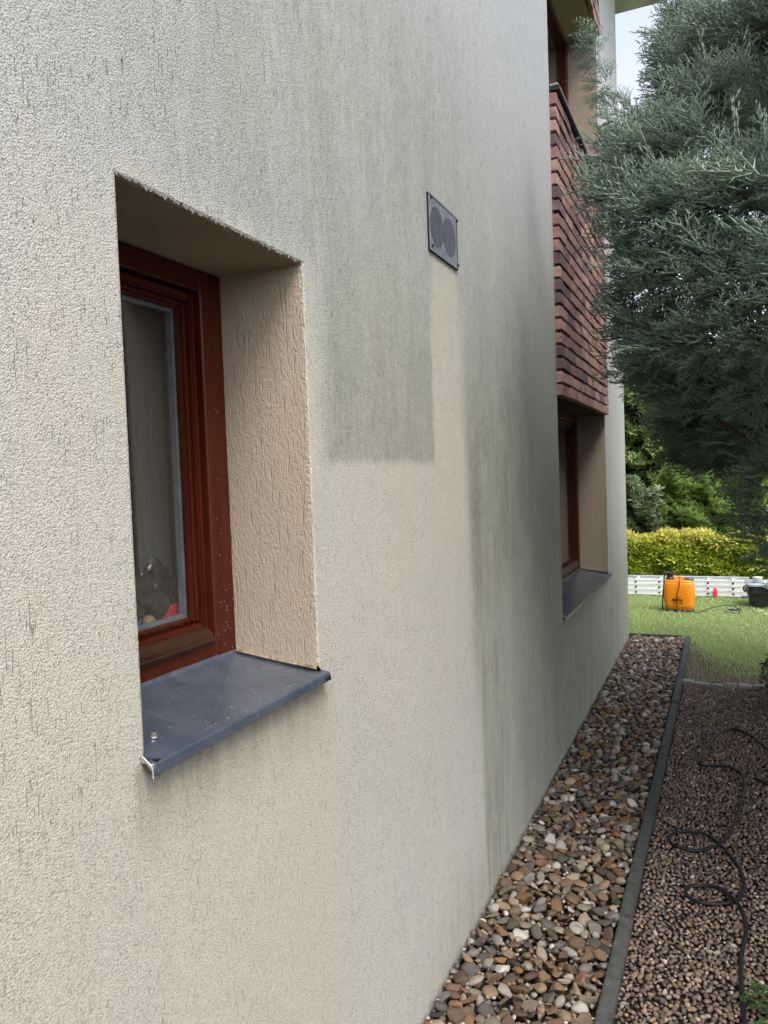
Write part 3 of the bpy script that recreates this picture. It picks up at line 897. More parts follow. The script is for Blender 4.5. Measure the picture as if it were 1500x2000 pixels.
# fine gravel of the path
GCOL = np.array([(.25, .165, .14), (.32, .23, .20), (.19, .125, .11), (.40, .31, .27), (.14, .10, .09), (.28, .185, .155), (.52, .44, .39), (.22, .15, .10), (.12, .10, .10), (.36, .23, .14)])
GW = np.array([10, 9, 9, 6, 7, 9, 3, 5, 4, 3.]); GW /= GW.sum()
G = scatter(lambda y: kx(y) + .058, lambda y: 1.34, 1.7, 6.0, .0048, .0105, 60000, 21, 1.6)
n = len(G); gp = np.stack([G[:, 0], G[:, 1], -.010 + .007 * rr.random(n)], -1)
gcol = GCOL[rr.choice(len(GCOL), n, p=GW)] * rr.uniform(.45, .95, (n, 1)) * np.array([1., 1.02, .93]); grot = rand_rot(n, rr, .45)
px = to_px(gp); inv = (px[:, 0] < 1500) & (px[:, 1] < 2010) & (px[:, 0] > 1100)
size = np.where(inv, G[:, 2] / px[:, 2], 0); order = np.argsort(-size); big = order[:300]; rest = order[300:]
TG = stone_templates(14, 1, .3, 6); TGf = stone_templates(14, 2, .35, 7)
GM = [np_mesh('gravel_stone', V, Fc, smooth=True) for V, Fc in TGf]
for me in GM: me.materials.append(M['peb1'])
for i in big:
    o = bpy.data.objects.new('gravel_stone', random.choice(GM)); COL.objects.link(o); o.parent = path
    o.matrix_local = Matrix.Translation(gp[i]) @ Matrix(grot[i].tolist()).to_4x4() @ Matrix.Scale(G[i, 2] * 1.2, 4)
    o.color = (*gcol[i], 1)
V, Fc, Cc = mass(TG, gp[rest], G[rest, 2] * 1.2, grot[rest], gcol[rest])
me = np_mesh('gravel', V, Fc, {'tint': ('FLOAT_COLOR', Cc)}, True)
o = link('gravel', me, M['pebs'], path); tag(o, kind='stuff')

# brown needles and twig bits dropped by the juniper
def litter(n, x0, x1, y0, y1, z, par, seed):
    r = np.random.default_rng(seed); V, Fc = [], []
    for i in range(n):
        p = np.array([r.uniform(x0, x1), r.uniform(y0, y1), z + r.uniform(0, .004)]); a = r.uniform(0, 2 * pi); L_ = r.uniform(.008, .035)
        d = np.array([cos(a), sin(a), r.normal(0, .15)]) * L_; q = np.array([-sin(a), cos(a), 0]) * r.uniform(.0006, .0014); k = len(V)
        V += [p - q, p + q, p + d * .5 + q + [0, 0, .003], p + d * .5 - q + [0, 0, .003], p + d]
        Fc += [(k, k + 1, k + 2), (k, k + 2, k + 3), (k + 3, k + 2, k + 4)]
    o = link('needle_litter', np_mesh('needle_litter', np.array(V), np.array(Fc)), M['litter'], par); tag(o, kind='stuff')
litter(500, .53, 1.2, 2.0, 5.9, .0, path, 1); litter(260, .02, .45, 2.0, 7.4, .026, bed, 2)

# row of rough stones that ends the path
row = empty('stone_row', (.5, 6.05, 0)); tag(row, 'row of rough grey stones where the gravel path meets the lawn', 'edging')
R_ = random.Random(12); x = .525
while x < 2.2:
    L_ = R_.uniform(.07, .13); bm = bmesh.new()
    box(bm, 0, L_ - .008, -.035, .035, -.03, 0, .008, 2, .006)
    for v in bm.verts: v.co += Vector([R_.gauss(0, .002) for _ in range(3)])
    o = bm_obj('edge_stone', bm, M['stone'], row); o.location = (x - .5, R_.uniform(-.012, .012), .012 + R_.uniform(0, .014)); o.rotation_euler = (R_.gauss(0, .06), R_.gauss(0, .05), R_.gauss(0, .06)); x += L_

# ------------------------------------------------------------------ grass
def blades(n, x0, x1, y0, y1, h0, h1, wd, seed, keep=None):
    r = np.random.default_rng(seed)
    x = x0 + (x1 - x0) * r.random(n); y = y0 + (y1 - y0) * r.random(n)
    if keep is not None:
        k = keep(x, y, r); x, y = x[k], y[k]; n = len(x)
    h = h0 + (h1 - h0) * r.random(n); a = r.random(n) * 2 * pi; ln = r.uniform(.2, .9, n) * h; b = r.random(n) * 2 * pi
    dx, dy = np.cos(a) * wd, np.sin(a) * wd; lx, ly = np.cos(b) * ln, np.sin(b) * ln
    z0 = np.full(n, -.008)
    V = np.stack([np.stack([x - dx, y - dy, z0], -1), np.stack([x + dx, y + dy, z0], -1),
                  np.stack([x + lx * .4 + dx * .7, y + ly * .4 + dy * .7, z0 + h * .6], -1), np.stack([x + lx * .4 - dx * .7, y + ly * .4 - dy * .7, z0 + h * .6], -1),
                  np.stack([x + lx, y + ly, z0 + h], -1)], 1)
    b0 = (np.arange(n) * 5)[:, None]
    Fc = np.concatenate([b0 + np.array([0, 1, 2]), b0 + np.array([0, 2, 3]), b0 + np.array([3, 2, 4])])
    pn = .5 + .5 * np.sin(x * 2.3 + 1.1 * np.sin(y * 1.7)) * np.sin(y * 2.9 + x)
    rd = np.clip(r.random(n) * .6 + pn * .4, 0, 1)
    return V.reshape(-1, 3), Fc, np.repeat(rd, 5), np.tile(np.array([0, 0, .4, .4, .9]), n)
def edge_y(x):
    return np.where(x < .53, 7.66, np.interp(x, xs, ed))
kp = lambda x, y, r: (y > edge_y(x) + np.abs(r.normal(0, .30, len(x))) - .20)
parts = [blades(60000, -.75, 1.5, 6.3, 11.4, .012, .032, .0026, 1, kp), blades(14000, -4, 4.5, 6.3, 12.5, .03, .06, .004, 2, kp),
         blades(900, .53, 1.4, 6.12, 6.9, .012, .035, .002, 4)]
off = 0; Vs, Fs, r1, t1 = [], [], [], []
for V, Fc, a, b in parts:
    Vs.append(V); Fs.append(Fc + off); r1.append(a); t1.append(b); off += len(V)
me = np_mesh('grass', np.concatenate(Vs), np.concatenate(Fs), {'rnd': ('FLOAT', np.concatenate(r1)), 'tip': ('FLOAT', np.concatenate(t1))})
o = link('grass', me, M['grass']); tag(o, 'short green lawn grass beyond the gravel path', 'grass', kind='stuff')

# ------------------------------------------------------------------ foliage
def spike_template(segs):
    """segs: p0, p1, w0, w1, t0, t1 -> thin three-sided spikes"""
    V, Fc, T = [], [], []
    for p0, p1, w_, ta, tb in segs:
        p0, p1 = np.array(p0), np.array(p1); d = p1 - p0; L = np.linalg.norm(d); d = d / L
        a = np.cross(d, [0.3, .2, 1.]); a /= np.linalg.norm(a); b = np.cross(d, a); i = len(V)
        for k in range(3): V.append(p0 + (a * cos(k * 2.094) + b * sin(k * 2.094)) * w_); T.append(ta)
        V.append(p1); T.append(tb)
        Fc += [(i, i + 1, i + 3), (i + 1, i + 2, i + 3), (i + 2, i, i + 3)]
    return np.array(V), np.array(Fc), np.array(T)

def spray_template(seed, nside=9, nsub=4, wd=.011):
    r = random.Random(seed); segs = []
    def bend(s): return np.array([s, .02 * sin(s * 3 + seed), .08 * s - .12 * s * s])
    prev = bend(0); K = 5
    for k in range(1, K + 1):
        q = bend(k / K); segs.append((prev, q + (q - prev) * .15, wd * 1.4 * (1.15 - k / K), (k - 1) / K * .6, k / K)); prev = q
    for k in range(nside):
        s = .10 + .85 * k / nside + r.uniform(-.03, .03); p = bend(s); sd = 1 if k % 2 else -1
        L = (.46 * (1 - s) + .14) * r.uniform(.8, 1.2); an = radians(r.uniform(28, 48))
        d = np.array([cos(an), sd * sin(an), r.uniform(-.15, .4)]); d /= np.linalg.norm(d)
        segs.append((p, p + d * L, wd, s * .5, min(1, s * .5 + .5)))
        for j in range(nsub):
            u = .2 + .7 * j / nsub; q = p + d * L * u; s2 = 1 if j % 2 else -1
            e = d + np.array([-d[1], d[0], 0]) * s2 * r.uniform(.5, .9) + np.array([0, 0, r.uniform(-.3, .5)])
            e /= np.linalg.norm(e); l2 = L * (.42 - .2 * u) * r.uniform(.8, 1.3)
            segs.append((q, q + e * l2, wd * .85, .5, 1.))
    return spike_template(segs)

def frames(d, up, rr, roll=.5):
    """rotation matrices whose x axis is d and whose z axis leans to up"""
    d = d / np.linalg.norm(d, axis=1, keepdims=True)
    z = up + rr.normal(0, roll, d.shape); z = z - d * (z * d).sum(1, keepdims=True); z /= np.linalg.norm(z, axis=1, keepdims=True) + 1e-9
    y = np.cross(z, d)
    return np.stack([d, y, z], -1)

def foliage(name, groups, mat, parent):
    """groups: list of (templates, pos, rot, scale, rnd, tipmul)"""
    Vs, Fs, A, B = [], [], [], []; off = 0
    for tm, pos, rot, scl, rnd, tm_ in groups:
        k = rng.integers(0, len(tm), len(pos))
        for t_, (V, Fc, T) in enumerate(tm):
            idx = np.where(k == t_)[0]
            if len(idx) == 0: continue
            W = np.einsum('nij,vj->nvi', rot[idx], V) * scl[idx][:, None, None] + pos[idx][:, None, :]
            nv = len(V); Vs.append(W.reshape(-1, 3))
            Fs.append((Fc[None] + (np.arange(len(idx)) * nv)[:, None, None]).reshape(-1, 3) + off); off += nv * len(idx)
            A.append(np.repeat(rnd[idx], nv)); B.append((T[None] * tm_[idx][:, None]).ravel())
    me = np_mesh(name, np.concatenate(Vs), np.concatenate(Fs), {'rnd': ('FLOAT', np.concatenate(A)), 'tip': ('FLOAT', np.concatenate(B))})
    return link(name, me, mat, parent)

# ---- the big juniper leaning over the path
SPR = [spray_template(i, 8, 3, .018) for i in range(6)]
SPRC = [spray_template(i + 20, 7, 2, .03) for i in range(4)]
TB = Vector((2.05, 4.3, 0))
tree = empty('juniper_tree', TB); tag(tree, 'large blue-green juniper overhanging the gravel path on the right', 'tree')
CL = [  # px centre, depth, px radii
    (1163, 95, 3.6, 10, 50), (1176, 165, 3.6, 20, 44), (1205, 215, 3.6, 34, 34), (1158, 200, 3.55, 12, 14), (1178, 275, 3.4, 22, 26), (1225, 295, 3.4, 48, 50),
    (1200, 365, 3.3, 44, 36), (1250, 340, 3.3, 72, 62), (1330, 300, 3.2, 82, 76), (1320, 140, 4.3, 28, 70), (1350, 60, 4.4, 44, 62), (1400, 100, 4.1, 74, 84), (1475, 60, 3.9, 66, 96),
    (1425, 205, 3.7, 76, 74), (1490, 250, 3.5, 52, 84), (1370, 210, 3.6, 56, 62), (1260, 245, 3.8, 40, 40),
    (1235, 410, 3.2, 56, 52), (1310, 410, 3.05, 86, 58), (1410, 390, 2.95, 86, 68), (1480, 360, 2.9, 52, 72), (1225, 480, 3.3, 40, 46),
    (1240, 545, 3.25, 52, 50), (1320, 530, 3.1, 86, 58), (1420, 530, 3.0, 92, 62), (1490, 560, 2.95, 42, 72),
    (1235, 640, 3.35, 40, 48), (1290, 660, 3.25, 74, 56), (1380, 650, 3.1, 86, 60), (1470, 660, 3.0, 62, 66),
    (1245, 720, 3.5, 40, 40), (1310, 745, 3.7, 66, 52), (1390, 750, 3.6, 84, 62), (1475, 760, 3.3, 52, 62),
    (1330, 820, 4.2, 44, 52), (1390, 840, 4.3, 72, 68), (1460, 830, 4.1, 66, 72), (1350, 880, 4.7, 46, 34), (1420, 890, 4.6, 62, 38),
    (1340, 790, 5.2, 50, 50), (1400, 830, 5.4, 60, 56), (1460, 860, 5.5, 60, 50), (1440, 770, 5.3, 70, 60), (1375, 880, 5.6, 50, 32), (1490, 780, 5.0, 50, 70), (1492, 920, 3.6, 34, 46), (1470, 985, 3.65, 30, 46), (1497, 1045, 3.7, 38, 46), (1512, 1095, 3.75, 24, 26)]
cen, rad, sharp = [], [], []
for cx, cy, y, rx, ry in CL:
    c = at_depth(cx, cy, y); dz = (c - CAM).dot(FWD)
    cen.append(c); rad.append((rx / F_PX * dz, (rx + ry) * .55 / F_PX * dz, ry / F_PX * dz))
cen = np.array([c[:] for c in cen]); rad = np.array(rad); nv_ = len(cen)
# rest of the crown, unseen to the right, shaped to shade wall and path
ex, ey = [], []
rr = np.random.default_rng(31); tries = 0
while len(ex) < 100 and tries < 6000:
    tries += 1
    d = rr.normal(size=3); d /= np.linalg.norm(d); s = rr.uniform(.55, 1.)
    c = np.array([2.3, 4.1, 2.5]) + d * s * np.array([1.5, 2.4, 2.4])
    r = rr.uniform(.26, .42)
    q = to_px(c[None])[0]
    if c[2] < (1.5 if c[0] < 1.55 else .35) or (q[2] > 0 and q[0] - r * F_PX / q[2] < 1490): continue
    if c[1] < 1.9 and c[0] < 1.45: continue
    ex.append(c); ey.append((r, r * 1.1, r * .8))
ex = np.array(ex); ey = np.array(ey)
groups = []
def clump_sprays(C, Rr, dens, smin, smax, tm, rs, inner=False):
    P_, D_, S_, N_ = [], [], [], []
    for c, r in zip(C, Rr):
        area = r[0] * r[1] + r[1] * r[2] + r[0] * r[2]
        n = max(14, int(area * dens))
        u = rs.normal(size=(n, 3)); u /= np.linalg.norm(u, axis=1, keepdims=True)
        f = rs.uniform(.0, .6, n) if inner else rs.uniform(.35, .95, n)
        P_.append(c + u * f[:, None] * r)
        bd = c - np.array([TB.x, TB.y, c[2] - .55]); bd /= np.linalg.norm(bd)
        D_.append(u * .9 + bd * .8 + np.array([0, 0, .15]) + rs.normal(0, .22, (n, 3)))
        k = min(1, max(r) / .13)
        S_.append(rs.uniform(smin, smax, n) * k)
        N_.append(np.clip(rs.normal(.45, .2) + rs.normal(0, .18, n), 0, 1))
    P_ = np.concatenate(P_); D_ = np.concatenate(D_); S_ = np.concatenate(S_); N_ = np.concatenate(N_)
    rot = frames(D_, np.array([0, 0, 1.]), rs, .45)
    groups.append((tm, P_, rot, S_, N_, np.clip(rs.normal(.55, .3, len(P_)), 0, 1)))
    return len(P_)
rs = np.random.default_rng(77)
clump_sprays(cen, rad * .82, 3000, .10, .17, SPR, rs)
clump_sprays(cen[5:], rad[5:] * .9, 260, .18, .26, SPR, rs)
clump_sprays(cen[5:], rad[5:] * .8, 1400, .09, .15, SPRC, rs, True)
clump_sprays(ex, ey, 420, .2, .32, SPR, rs)
clump_sprays(ex, ey * .9, 160, .26, .4, SPRC, rs, True)
# one pale near twig reaching in from the right
tp = np.array([at_depth(1475, 335, 2.2)[:], at_depth(1440, 318, 2.2)[:], at_depth(1500, 345, 2.1)[:], at_depth(1420, 320, 2.2)[:]])
groups.append((SPR, tp, frames(np.array([[-1, .1, .25], [-1, .2, .1], [-1, 0, .3], [-1, .1, .3]]), np.array([0, -.4, 1.]), rs, .1), np.array([.16, .14, .2, .1]), np.full(4, 1.), np.full(4, 1.)))
for g in groups: g[1][:] -= np.array(TB)
print('sprays', sum(len(g[1]) for g in groups))
foliage('crown', groups, M['juniper'], tree)
bm = bmesh.new()
trunk = spline([(0, 0, -.05), (.03, -.05, .8), (-.05, .02, 1.8), (.05, .05, 3.2), (0, 0, 4.8), (.02, .03, 5.8)], 5)
tube(bm, trunk, [.17 * (1 - .85 * i / (len(trunk) - 1)) for i in range(len(trunk))], 10)
bm_obj('trunk', bm, M['bark'], tree, True)
bm = bmesh.new()
R_ = random.Random(4)
for c in np.concatenate([cen[6::2], ex[::4]]):
    c = Vector(c) - TB
    z0 = max(.5, min(4.9, c.z - R_.uniform(.3, .9)))
    a = Vector((0, 0, z0)); b = a.lerp(c, .5) + Vector((R_.uniform(-.1, .1), R_.uniform(-.1, .1), -.12))
    pts = spline([a, b, c], 6); L_ = len(pts)
    tube(bm, pts, [.026 * (1 - .9 * i / (L_ - 1)) for i in range(L_)], 6)
bm_obj('limbs', bm, M['bark'], tree, True)

# ---- leaves as folded lozenges
def leaf_template(wd=.28, fold=.12, n=1, seed=0, spread=.0):
    r = random.Random(seed); V, Fc, T = [], [], []
    for k in range(n):
        a = 2 * pi * k / n + r.uniform(-.3, .3) if n > 1 else 0; el = r.uniform(.1, .7) if n > 1 else 0
        d = np.array([cos(a) * cos(el), sin(a) * cos(el), sin(el)]) if n > 1 else np.array([1., 0, 0])
        s = np.array([-sin(a), cos(a), 0.]) if n > 1 else np.array([0, 1., 0]); u = np.cross(d, s)
        L = r.uniform(.75, 1.05); i = len(V)
        for p, t_ in ((d * 0, .0), (d * L * .45 + s * wd * L - u * fold * L, .4), (d * L - u * .12 * L, 1.), (d * L * .45 - s * wd * L - u * fold * L, .4), (d * L * .5, .5)):
            V.append(p); T.append(t_)
        Fc += [(i, i + 1, i + 4), (i + 1, i + 2, i + 4), (i + 2, i + 3, i + 4), (i + 3, i, i + 4)]
    return np.array(V), np.array(Fc), np.array(T)
def shell_points(n, x0, x1, y0, y1, z0, z1, rs, top_amp=.06, thick=.14, ends=True):
    """points near the front, top and ends of a hedge with an uneven outline"""
    a = rs.random(n); x = x0 + (x1 - x0) * rs.random(n); y = y0 + (y1 - y0) * rs.random(n); z = z0 + (z1 - z0) * rs.random(n)
    un = lambda u, v: top_amp * (np.sin(u * 5.3 + v * 2) + .7 * np.sin(u * 11.7 + 1.3 + v) + .5 * np.sin(u * 23 + v * 7))
    fr = a < .58; y = np.where(fr, y0 + un(x, z * 6) * .8 + thick * rs.random(n) ** 2 + .1 * ((z - z0) / (z1 - z0)) ** 4, y)
    tp_ = (a >= .58) & (a < .9); z = np.where(tp_, z1 - thick * rs.random(n) ** 2, z)
    e = a >= .9; x = np.where(e, np.where(rs.random(n) < .5, x0, x1) + thick * rs.normal(0, .4, n), x)
    zt = z1 + un(x, 0) ; z = z0 + (z - z0) * (zt - z0) / (z1 - z0)
    D = np.stack([np.where(e, np.sign(x - (x0 + x1) / 2), 0), np.where(fr, -1., -.25), np.where(tp_, 1., .25)], -1)
    return np.stack([x, y, z], -1), D, (z - z0) / (z1 - z0)
def hedge(name, label, cat, dims, n, tm, mat, smin, smax, tipf, seed, amp=.06, jit=.6, group=None):
    x0, x1, y0, y1, z0, z1 = dims; rs = np.random.default_rng(seed)
    root = empty(name, ((x0 + x1) / 2, (y0 + y1) / 2, 0)); tag(root, label, cat, group); lo = np.array(root.location)
    Pt, D, hh = shell_points(n, *dims, rs, amp)
    D = D + rs.normal(0, jit, D.shape)
    rot = frames(D, np.array([0, -.3, 1.]), rs, .5)
    rnd = np.clip(rs.normal(.4, .25, n) + .25 * (hh - .5), 0, 1)
    foliage('foliage', [(tm, Pt - lo, rot, rs.uniform(smin, smax, n), rnd, tipf(hh, rs))], mat, root)
    bm = bmesh.new(); i_ = .10
    bmesh.ops.create_grid(bm, x_segments=12, y_segments=6, size=.5); bm.free()
    bm = bmesh.new(); box(bm, x0 + i_ - lo[0], x1 - i_ - lo[0], y0 + i_ * 1.3 - lo[1], y1 - i_ - lo[1], .0, z1 - i_ * 1.6 - amp, .08, 2)
    bm_obj('shade_core', bm, M['core'], root)  # solid dark box added so gaps in the foliage look shaded
    return root
LEAF = [leaf_template(.26, .1, 1)]
STAR = [leaf_template(.17, .05, 6, s) for s in range(5)]
FAN = [spray_template(40 + i, 6, 2, .035) for i in range(4)]
hedge('golden_hedge', 'low clipped hedge with yellow and orange leaf tips behind the ladder', 'hedge', (-2.2, 1.75, 11.55, 12.3, .0, .60), 11000, STAR, M['gold'], .06, .12,
      lambda h, rs: np.clip((h - .78) * 2.2 + rs.normal(0, .18, len(h)), 0, .8), 3, .035)
hedge('thuja_shrub', 'bright green dense conifer shrub behind the middle of the yellow hedge', 'shrub', (-.10, 1.35, 13.1, 14.2, .0, 1.50), 15000, FAN, M['thuja'], .06, .12,
      lambda h, rs: np.clip(rs.normal(.45, .25, len(h)), 0, 1), 5, .13, .5)
hedge('glaucous_shrub', 'grey-green broad-leaved shrub behind the left end of the yellow hedge', 'shrub', (-1.9, -.16, 12.7, 13.5, .0, 1.35), 9000, STAR, M['glauc'], .07, .12,
      lambda h, rs: np.clip(rs.normal(.4, .3, len(h)), 0, 1), 6, .12)
hedge('leafy_tree_hedge', 'tall leafy green hedge rising behind the garden shrubs', 'hedge', (-5.5, 6.0, 14.8, 16.2, .0, 3.5), 30000, STAR, M['broad'], .09, .17,
      lambda h, rs: np.clip(rs.normal(.35, .3, len(h)), 0, 1), 8, .22)
# small dark clipped bush at the right end of the stone row
bush = empty('dark_bush', (1.26, 5.75, 0)); tag(bush, 'small dark round bush at the right edge beside the gravel', 'bush')
rs = np.random.default_rng(15); n = 2600
u = rs.normal(size=(n, 3)); u /= np.linalg.norm(u, axis=1, keepdims=True)
Pt = u * np.array([.21, .24, .19]) * rs.uniform(.7, 1.06, (n, 1)) + np.array([0, 0, .18])
foliage('foliage', [(LEAF, Pt, frames(u + rs.normal(0, .5, u.shape), np.array([0, 0, 1.]), rs), rs.uniform(.015, .03, n), rs.random(n), rs.random(n) * .6)], M['box'], bush)
bm = bmesh.new(); bmesh.ops.create_icosphere(bm, subdivisions=3, radius=.17)
for v in bm.verts: v.co.z = max(-.02, v.co.z * .9 + .17)
bm_obj('shade_core', bm, M['core'], bush)  # solid dark ball added so gaps between the leaves look shaded
# weed in the bottom right corner
weed = empty('weed', (.945, 2.40, 0)); tag(weed, 'green leafy weed in the gravel at the bottom right corner', 'plant')
n = 130; Pt = np.stack([rs.normal(0, .04, n), rs.normal(0, .05, n), rs.uniform(.0, .07, n)], -1)
D = np.stack([rs.normal(0, 1, n), rs.normal(0, 1, n), rs.uniform(.1, .6, n)], -1)
wl = foliage('leaf_tuft', [([leaf_template(.22, .06, 1)], Pt, frames(D, np.array([0, 0, 1.]), rs, .3), rs.uniform(.015, .045, n), rs.random(n), rs.random(n))], M['weed'], weed); tag(wl, kind='stuff')

# ------------------------------------------------------------------ things on the ground
def on_gravel(pts, lift=0.): return [ground_at(1000 + a / 3, 1400 + b / 3, .004 + lift) for a, b in pts]
hp = [(1372, 1840), (1365, 1800), (1345, 1600), (1345, 1400), (1372, 1250), (1345, 1130), (1290, 1075), (1200, 1012), (1100, 990), (1035, 998), (1020, 1040), (1090, 1083), (1200, 1098), (1300, 1080), (1350, 1040), (1356, 950), (1315, 860), (1240, 770), (1150, 710), (1050, 685), (960, 680), (922, 712), (960, 760), (1080, 785), (1180, 765), (1230, 740), (1292, 650), (1340, 520), (1365, 400), (1340, 330), (1250, 290), (1120, 283), (1094, 255), (1150, 160), (1220, 95), (1300, 70), (1400, 110), (1500, 190), (1580, 270), (1590, 350), (1520, 390), (1450, 375), (1440, 340), (1490, 312), (1580, 310), (1700, 330)]
pts = on_gravel(hp)
for i, p in enumerate(pts):
    if i in (11, 12, 13): p.z += .0
    if i in (6, 7): p.z += .010
    if i in (18, 19): p.z += .010
pts = spline([ground_at(1460, 2060, .004), ground_at(1470, 2250, .004)][::-1] + pts, 7)
bm = bmesh.new(); tube(bm, pts, .0072, 8)
hose = bm_obj('garden_hose', bm, M['cable'], None, True); tag(hose, 'black hose looping across the reddish gravel path', 'hose')

# sprayer
spx = Vector((.375, 9.13, 0)); spr = empty('backpack_sprayer', spx, radians(-4))
tag(spr, 'orange backpack sprayer with black pump standing on the lawn', 'sprayer')
def loft(prof, n=40, ex=4.):
    """prof: (z, half width x, half depth y, dx) superellipse sections"""
    bm = bmesh.new(); rings = []
    for z, a, b, dx in prof:
        ring = []
        for k in range(n):
            t_ = 2 * pi * k / n; c, s = cos(t_), sin(t_)
            ring.append(bm.verts.new((dx + a * math.copysign(abs(c) ** (2 / ex), c), b * math.copysign(abs(s) ** (2 / ex), s), z)))
        rings.append(ring)
    for a, b in zip(rings, rings[1:]):
        for k in range(n): bm.faces.new((a[k], a[(k + 1) % n], b[(k + 1) % n], b[k]))
    bm.faces.new(rings[0][::-1]); bm.faces.new(rings[-1]); return bm
bm = loft([(.025, .140, .085, 0), (.032, .150, .095, 0), (.08, .156, .10, 0), (.18, .163, .105, 0), (.26, .160, .104, 0), (.305, .154, .10, 0), (.318, .151, .097, 0), (.323, .142, .09, 0), (.336, .146, .092, 0), (.346, .140, .087, 0), (.350, .12, .07, 0)])
tank = bm_obj('tank', bm, M['orange'], spr, True)
bm = loft([(0, .145, .092, 0), (.012, .150, .096, 0), (.030, .149, .094, 0)]); bm_obj('base', bm, M['black'], spr, True)
bm = bmesh.new(); tube(bm, spline([(-.05, -.03, .345), (-.048, -.03, .368), (-.03, -.03, .376), (.03, -.03, .376), (.048, -.03, .368), (.05, -.03, .345)], 4), .009, 8)
bm_obj('carry_handle', bm, M['orange'], spr, True)
bm = loft([(.345, .05, .05, .10), (.352, .056, .056, .10), (.366, .056, .056, .10), (.374, .050, .05, .10), (.378, .03, .03, .10)], 24, 2.); bm_obj('filler_cap', bm, M['greyp'], spr, True)
bm = loft([(.345, .046, .046, -.095), (.366, .046, .046, -.095), (.368, .036, .036, -.095), (.405, .036, .036, -.095), (.408, .042, .042, -.095), (.425, .042, .042, -.095), (.43, .03, .03, -.095)], 24, 2.); bm_obj('pump_head', bm, M['black'], spr, True)
bm = bmesh.new(); tube(bm, spline([(-.10, -.02, .425), (-.135, -.03, .428), (-.148, -.04, .415), (-.155, -.05, .30), (-.168, -.06, .15), (-.170, -.06, .03), (-.16, -.05, .012)], 4), .008, 8)
bm_obj('pump_lever', bm, M['black'], spr, True)
bm = bmesh.new(); tube(bm, spline([(-.095, -.03, .43), (-.06, -.05, .436), (-.02, -.08, .42), (.015, -.10, .385), (.018, -.112, .33), (.012, -.116, .29), (-.005, -.120, .21), (-.015, -.120, .12), (-.012, -.115, .06), (.0, -.105, .02)], 5), .0042, 6)
bm_obj('strap_hose', bm, M['black'], spr, True)
def lettering(txt, size, loc, parent, shear=.3, bold=.004):
    cu = bpy.data.curves.new('lettering', 'FONT'); cu.body = txt; cu.size = size; cu.shear = shear; cu.offset = bold; cu.extrude = .0006; cu.align_x = 'CENTER'
    tmp = bpy.data.objects.new('lettering_tmp', cu); COL.objects.link(tmp)
    dg = bpy.context.evaluated_depsgraph_get(); me = bpy.data.meshes.new_from_object(tmp.evaluated_get(dg))
    bpy.data.objects.remove(tmp); me.name = 'lettering'; me.materials.clear()
    o = link('lettering', me, M['ink'], parent); o.location = loc; o.rotation_euler = (radians(90), 0, 0); return o
yf = -.1065
lettering('Kamgeo', .034, (-.012, yf, .128), tank, .35, .0016)
lettering('TM', .010, (.036, yf, .093), tank, 0, .0006)
bm = bmesh.new()
tube(bm, spline([(-.055, yf + .001, .106), (-.04, yf, .102), (-.01, yf, .103), (.02, yf, .107), (.05, yf + .001, .108)], 4), [.0022] * 17, 5)
for s in (-1, 1): tube(bm, spline([(.0, yf, .158), (s * .008, yf, .166), (s * .019, yf, .173), (s * .024, yf, .168), (s * .019, yf, .164)], 4), .002, 5)
bm_obj('emblem', bm, M['ink'], tank)
bm = bmesh.new()
hp2 = [Vector((0.15, .0, .02)), Vector((.155, -.05, .008))]
base_inv = Matrix.Rotation(radians(4), 3, 'Z')
for a, b, h_ in ((1362, 1197, .01), (1390, 1187, .03), (1410, 1183, .045), (1428, 1182, .05), (1438, 1187, .03), (1444, 1191, .016), (1444, 1196, .012), (1436, 1197, .012), (1424, 1194, .012)):
    hp2.append(base_inv @ (ground_at(a, b, h_) - spx))
tube(bm, spline(hp2, 5), .005, 6); bm_obj('spray_hose', bm, M['greenhose'], spr, True)
bm = bmesh.new()
g = lambda a, b, h_: base_inv @ (ground_at(a, b, h_) - spx)
tube(bm, [g(1445, 1190, .02), g(1440, 1191, .02), g(1423, 1191, .02)], [.010, .012, .009], 8)
bm_obj('lance_grip', bm, M['black'], spr, True)
bm = bmesh.new(); tube(bm, [g(1441, 1197, .012), g(1424, 1194, .012), g(1400, 1190, .012)], [.008, .007, .003], 8)
bm_obj('lance_lever', bm, M['lid'], spr, True)

# three-section ladder lying flat
lad = empty('aluminium_ladder', (0, 10.16, 0)); tag(lad, 'three section aluminium ladder lying on the lawn behind the sprayer', 'ladder')
X0, X1 = -2.6, 1.12; st = .062
def rail_mesh():
    bm = bmesh.new(); h = .058; L_ = X1 - X0; tk = .003
    box(bm, 0, L_, 0, tk, 0, h, .0); box(bm, 0, L_, tk, .022, 0, tk); box(bm, 0, L_, tk, .022, h - tk, h)
    box(bm, 0, L_, -.003, -.0002, h * .86, h); box(bm, 0, L_, -.003, -.0002, 0, h * .14)
    me = bpy.data.meshes.new('rail'); bm.to_mesh(me); bm.free(); me.materials.append(M['alu']); return me
RM = rail_mesh()
bm = bmesh.new()
box(bm, -.014, .014, .004, .375, -.014, .014, .004, 1); me_r = bpy.data.meshes.new('rung'); bm.to_mesh(me_r); bm.free(); me_r.materials.append(M['alu'])
bm = bmesh.new(); box(bm, -.012, .012, -.006, -.0035, -.010, .010, .003, 1); me_e = bpy.data.meshes.new('rung_end'); bm.to_mesh(me_e); bm.free(); me_e.materials.append(M['gasket'])  # black plate painted for the shaded hollow of the open rung tube
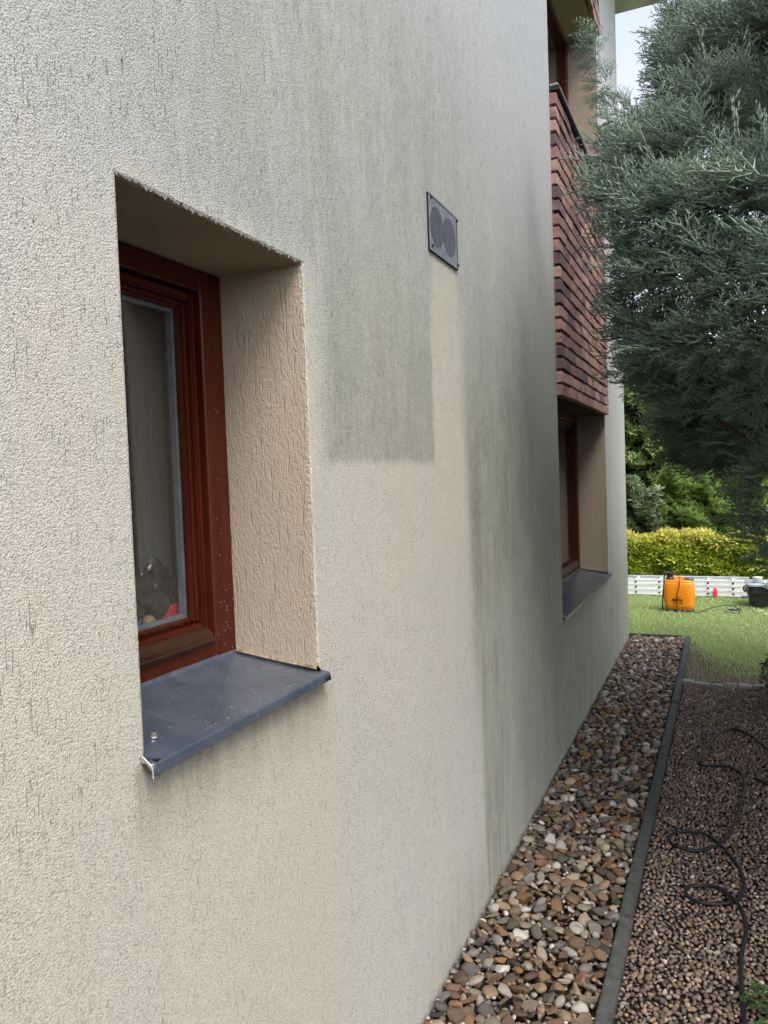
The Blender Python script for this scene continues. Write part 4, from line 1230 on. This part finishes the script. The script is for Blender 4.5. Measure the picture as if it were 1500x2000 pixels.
for s in range(3):
    z = .012 + s * (st + .004); o = link('rail', RM, None, lad); o.location = (X0, 0, z)
    o = link('rail', RM, None, lad); o.location = (X0 + X1 - X0, .38, z); o.rotation_euler = (0, 0, pi)
    xx = ground_at(1232, 1160, .1).x - .28 * 8
    while xx < X1 - .03:
        if xx > X0 + .03:
            r = link('rung', me_r, None, lad); r.location = (xx, 0, z + .029)
            e_ = link('rung_end', me_e, None, r)
        xx += .2805
box_obj('foot', X1 - .10, X1 + .02, -.05, -.004, .0, .03, M['greyp'], lad, .004).location = (0, 0, 0)
# pink tag on the ladder
c = at_depth(1397, 1160, 10.12)
o = crumple('pink_ribbon', (c.x, c.y, .055), (.022, .012, .05), M['pink'], 5, 3, .75); tag(o, 'small bright pink ribbon tied to the ladder', 'ribbon')

# black plastic tool box with grey lid
bxr = empty('tool_box', (1.33, 9.62, 0), radians(3)); tag(bxr, 'black plastic tool box with grey lid on the lawn at the right edge', 'tool box')
bm = loft([(.0, .225, .15, 0), (.01, .235, .16, 0), (.165, .262, .185, 0), (.17, .275, .2, 0), (.185, .275, .2, 0)], 40, 9.); bm_obj('body', bm, M['black'], bxr)
bm = loft([(.186, .262, .188, 0), (.245, .262, .188, 0)], 40, 9.); bm_obj('tray', bm, M['black'], bxr)
bm = loft([(.246, .278, .2, 0), (.262, .278, .2, 0), (.275, .262, .185, 0), (.278, .23, .15, 0)], 40, 9.); bm_obj('lid', bm, M['lid'], bxr)
bm = loft([(.279, .13, .14, .10), (.32, .125, .13, .10), (.345, .10, .10, .10), (.352, .05, .05, .10)], 32, 2.6); bm_obj('hump', bm, M['lid'], bxr, True)
bm = bmesh.new(); tube(bm, spline([(-.262, -.10, .25), (-.30, -.12, .235), (-.305, -.12, .20), (-.285, -.10, .175)], 5), .011, 8); bm_obj('latch', bm, M['greyp'], bxr, True)
cup = empty('white_cup', (1.175, 9.52, .279)); tag(cup, 'white plastic tub standing on the tool box lid', 'tub')
bm = loft([(0, .038, .038, 0), (.05, .050, .050, 0), (.056, .053, .053, 0), (.062, .053, .053, 0)], 24, 2.); bm_obj('tub_body', bm, M['whitep'], cup, True)
o = crumple('plastic_bag', (1.31, 9.43, .268), (.09, .05, .045), M['film'], 21, 4, .4); tag(o, 'crumpled white plastic bag draped over the tool box lid', 'bag')
bm = bmesh.new()
tube(bm, spline([ground_at(a, b, h_) for a, b, h_ in ((1472, 1187, .03), (1474, 1192, .015), (1480, 1194, .02), (1490, 1193, .02), (1496, 1197, .012), (1493, 1200, .01), (1510, 1199, .012), (1540, 1203, .01))], 5), .005, 6)
o = bm_obj('pale_cord', bm, M['cord'], None, True); tag(o, 'pale green cord lying in the grass before the tool box', 'cord')
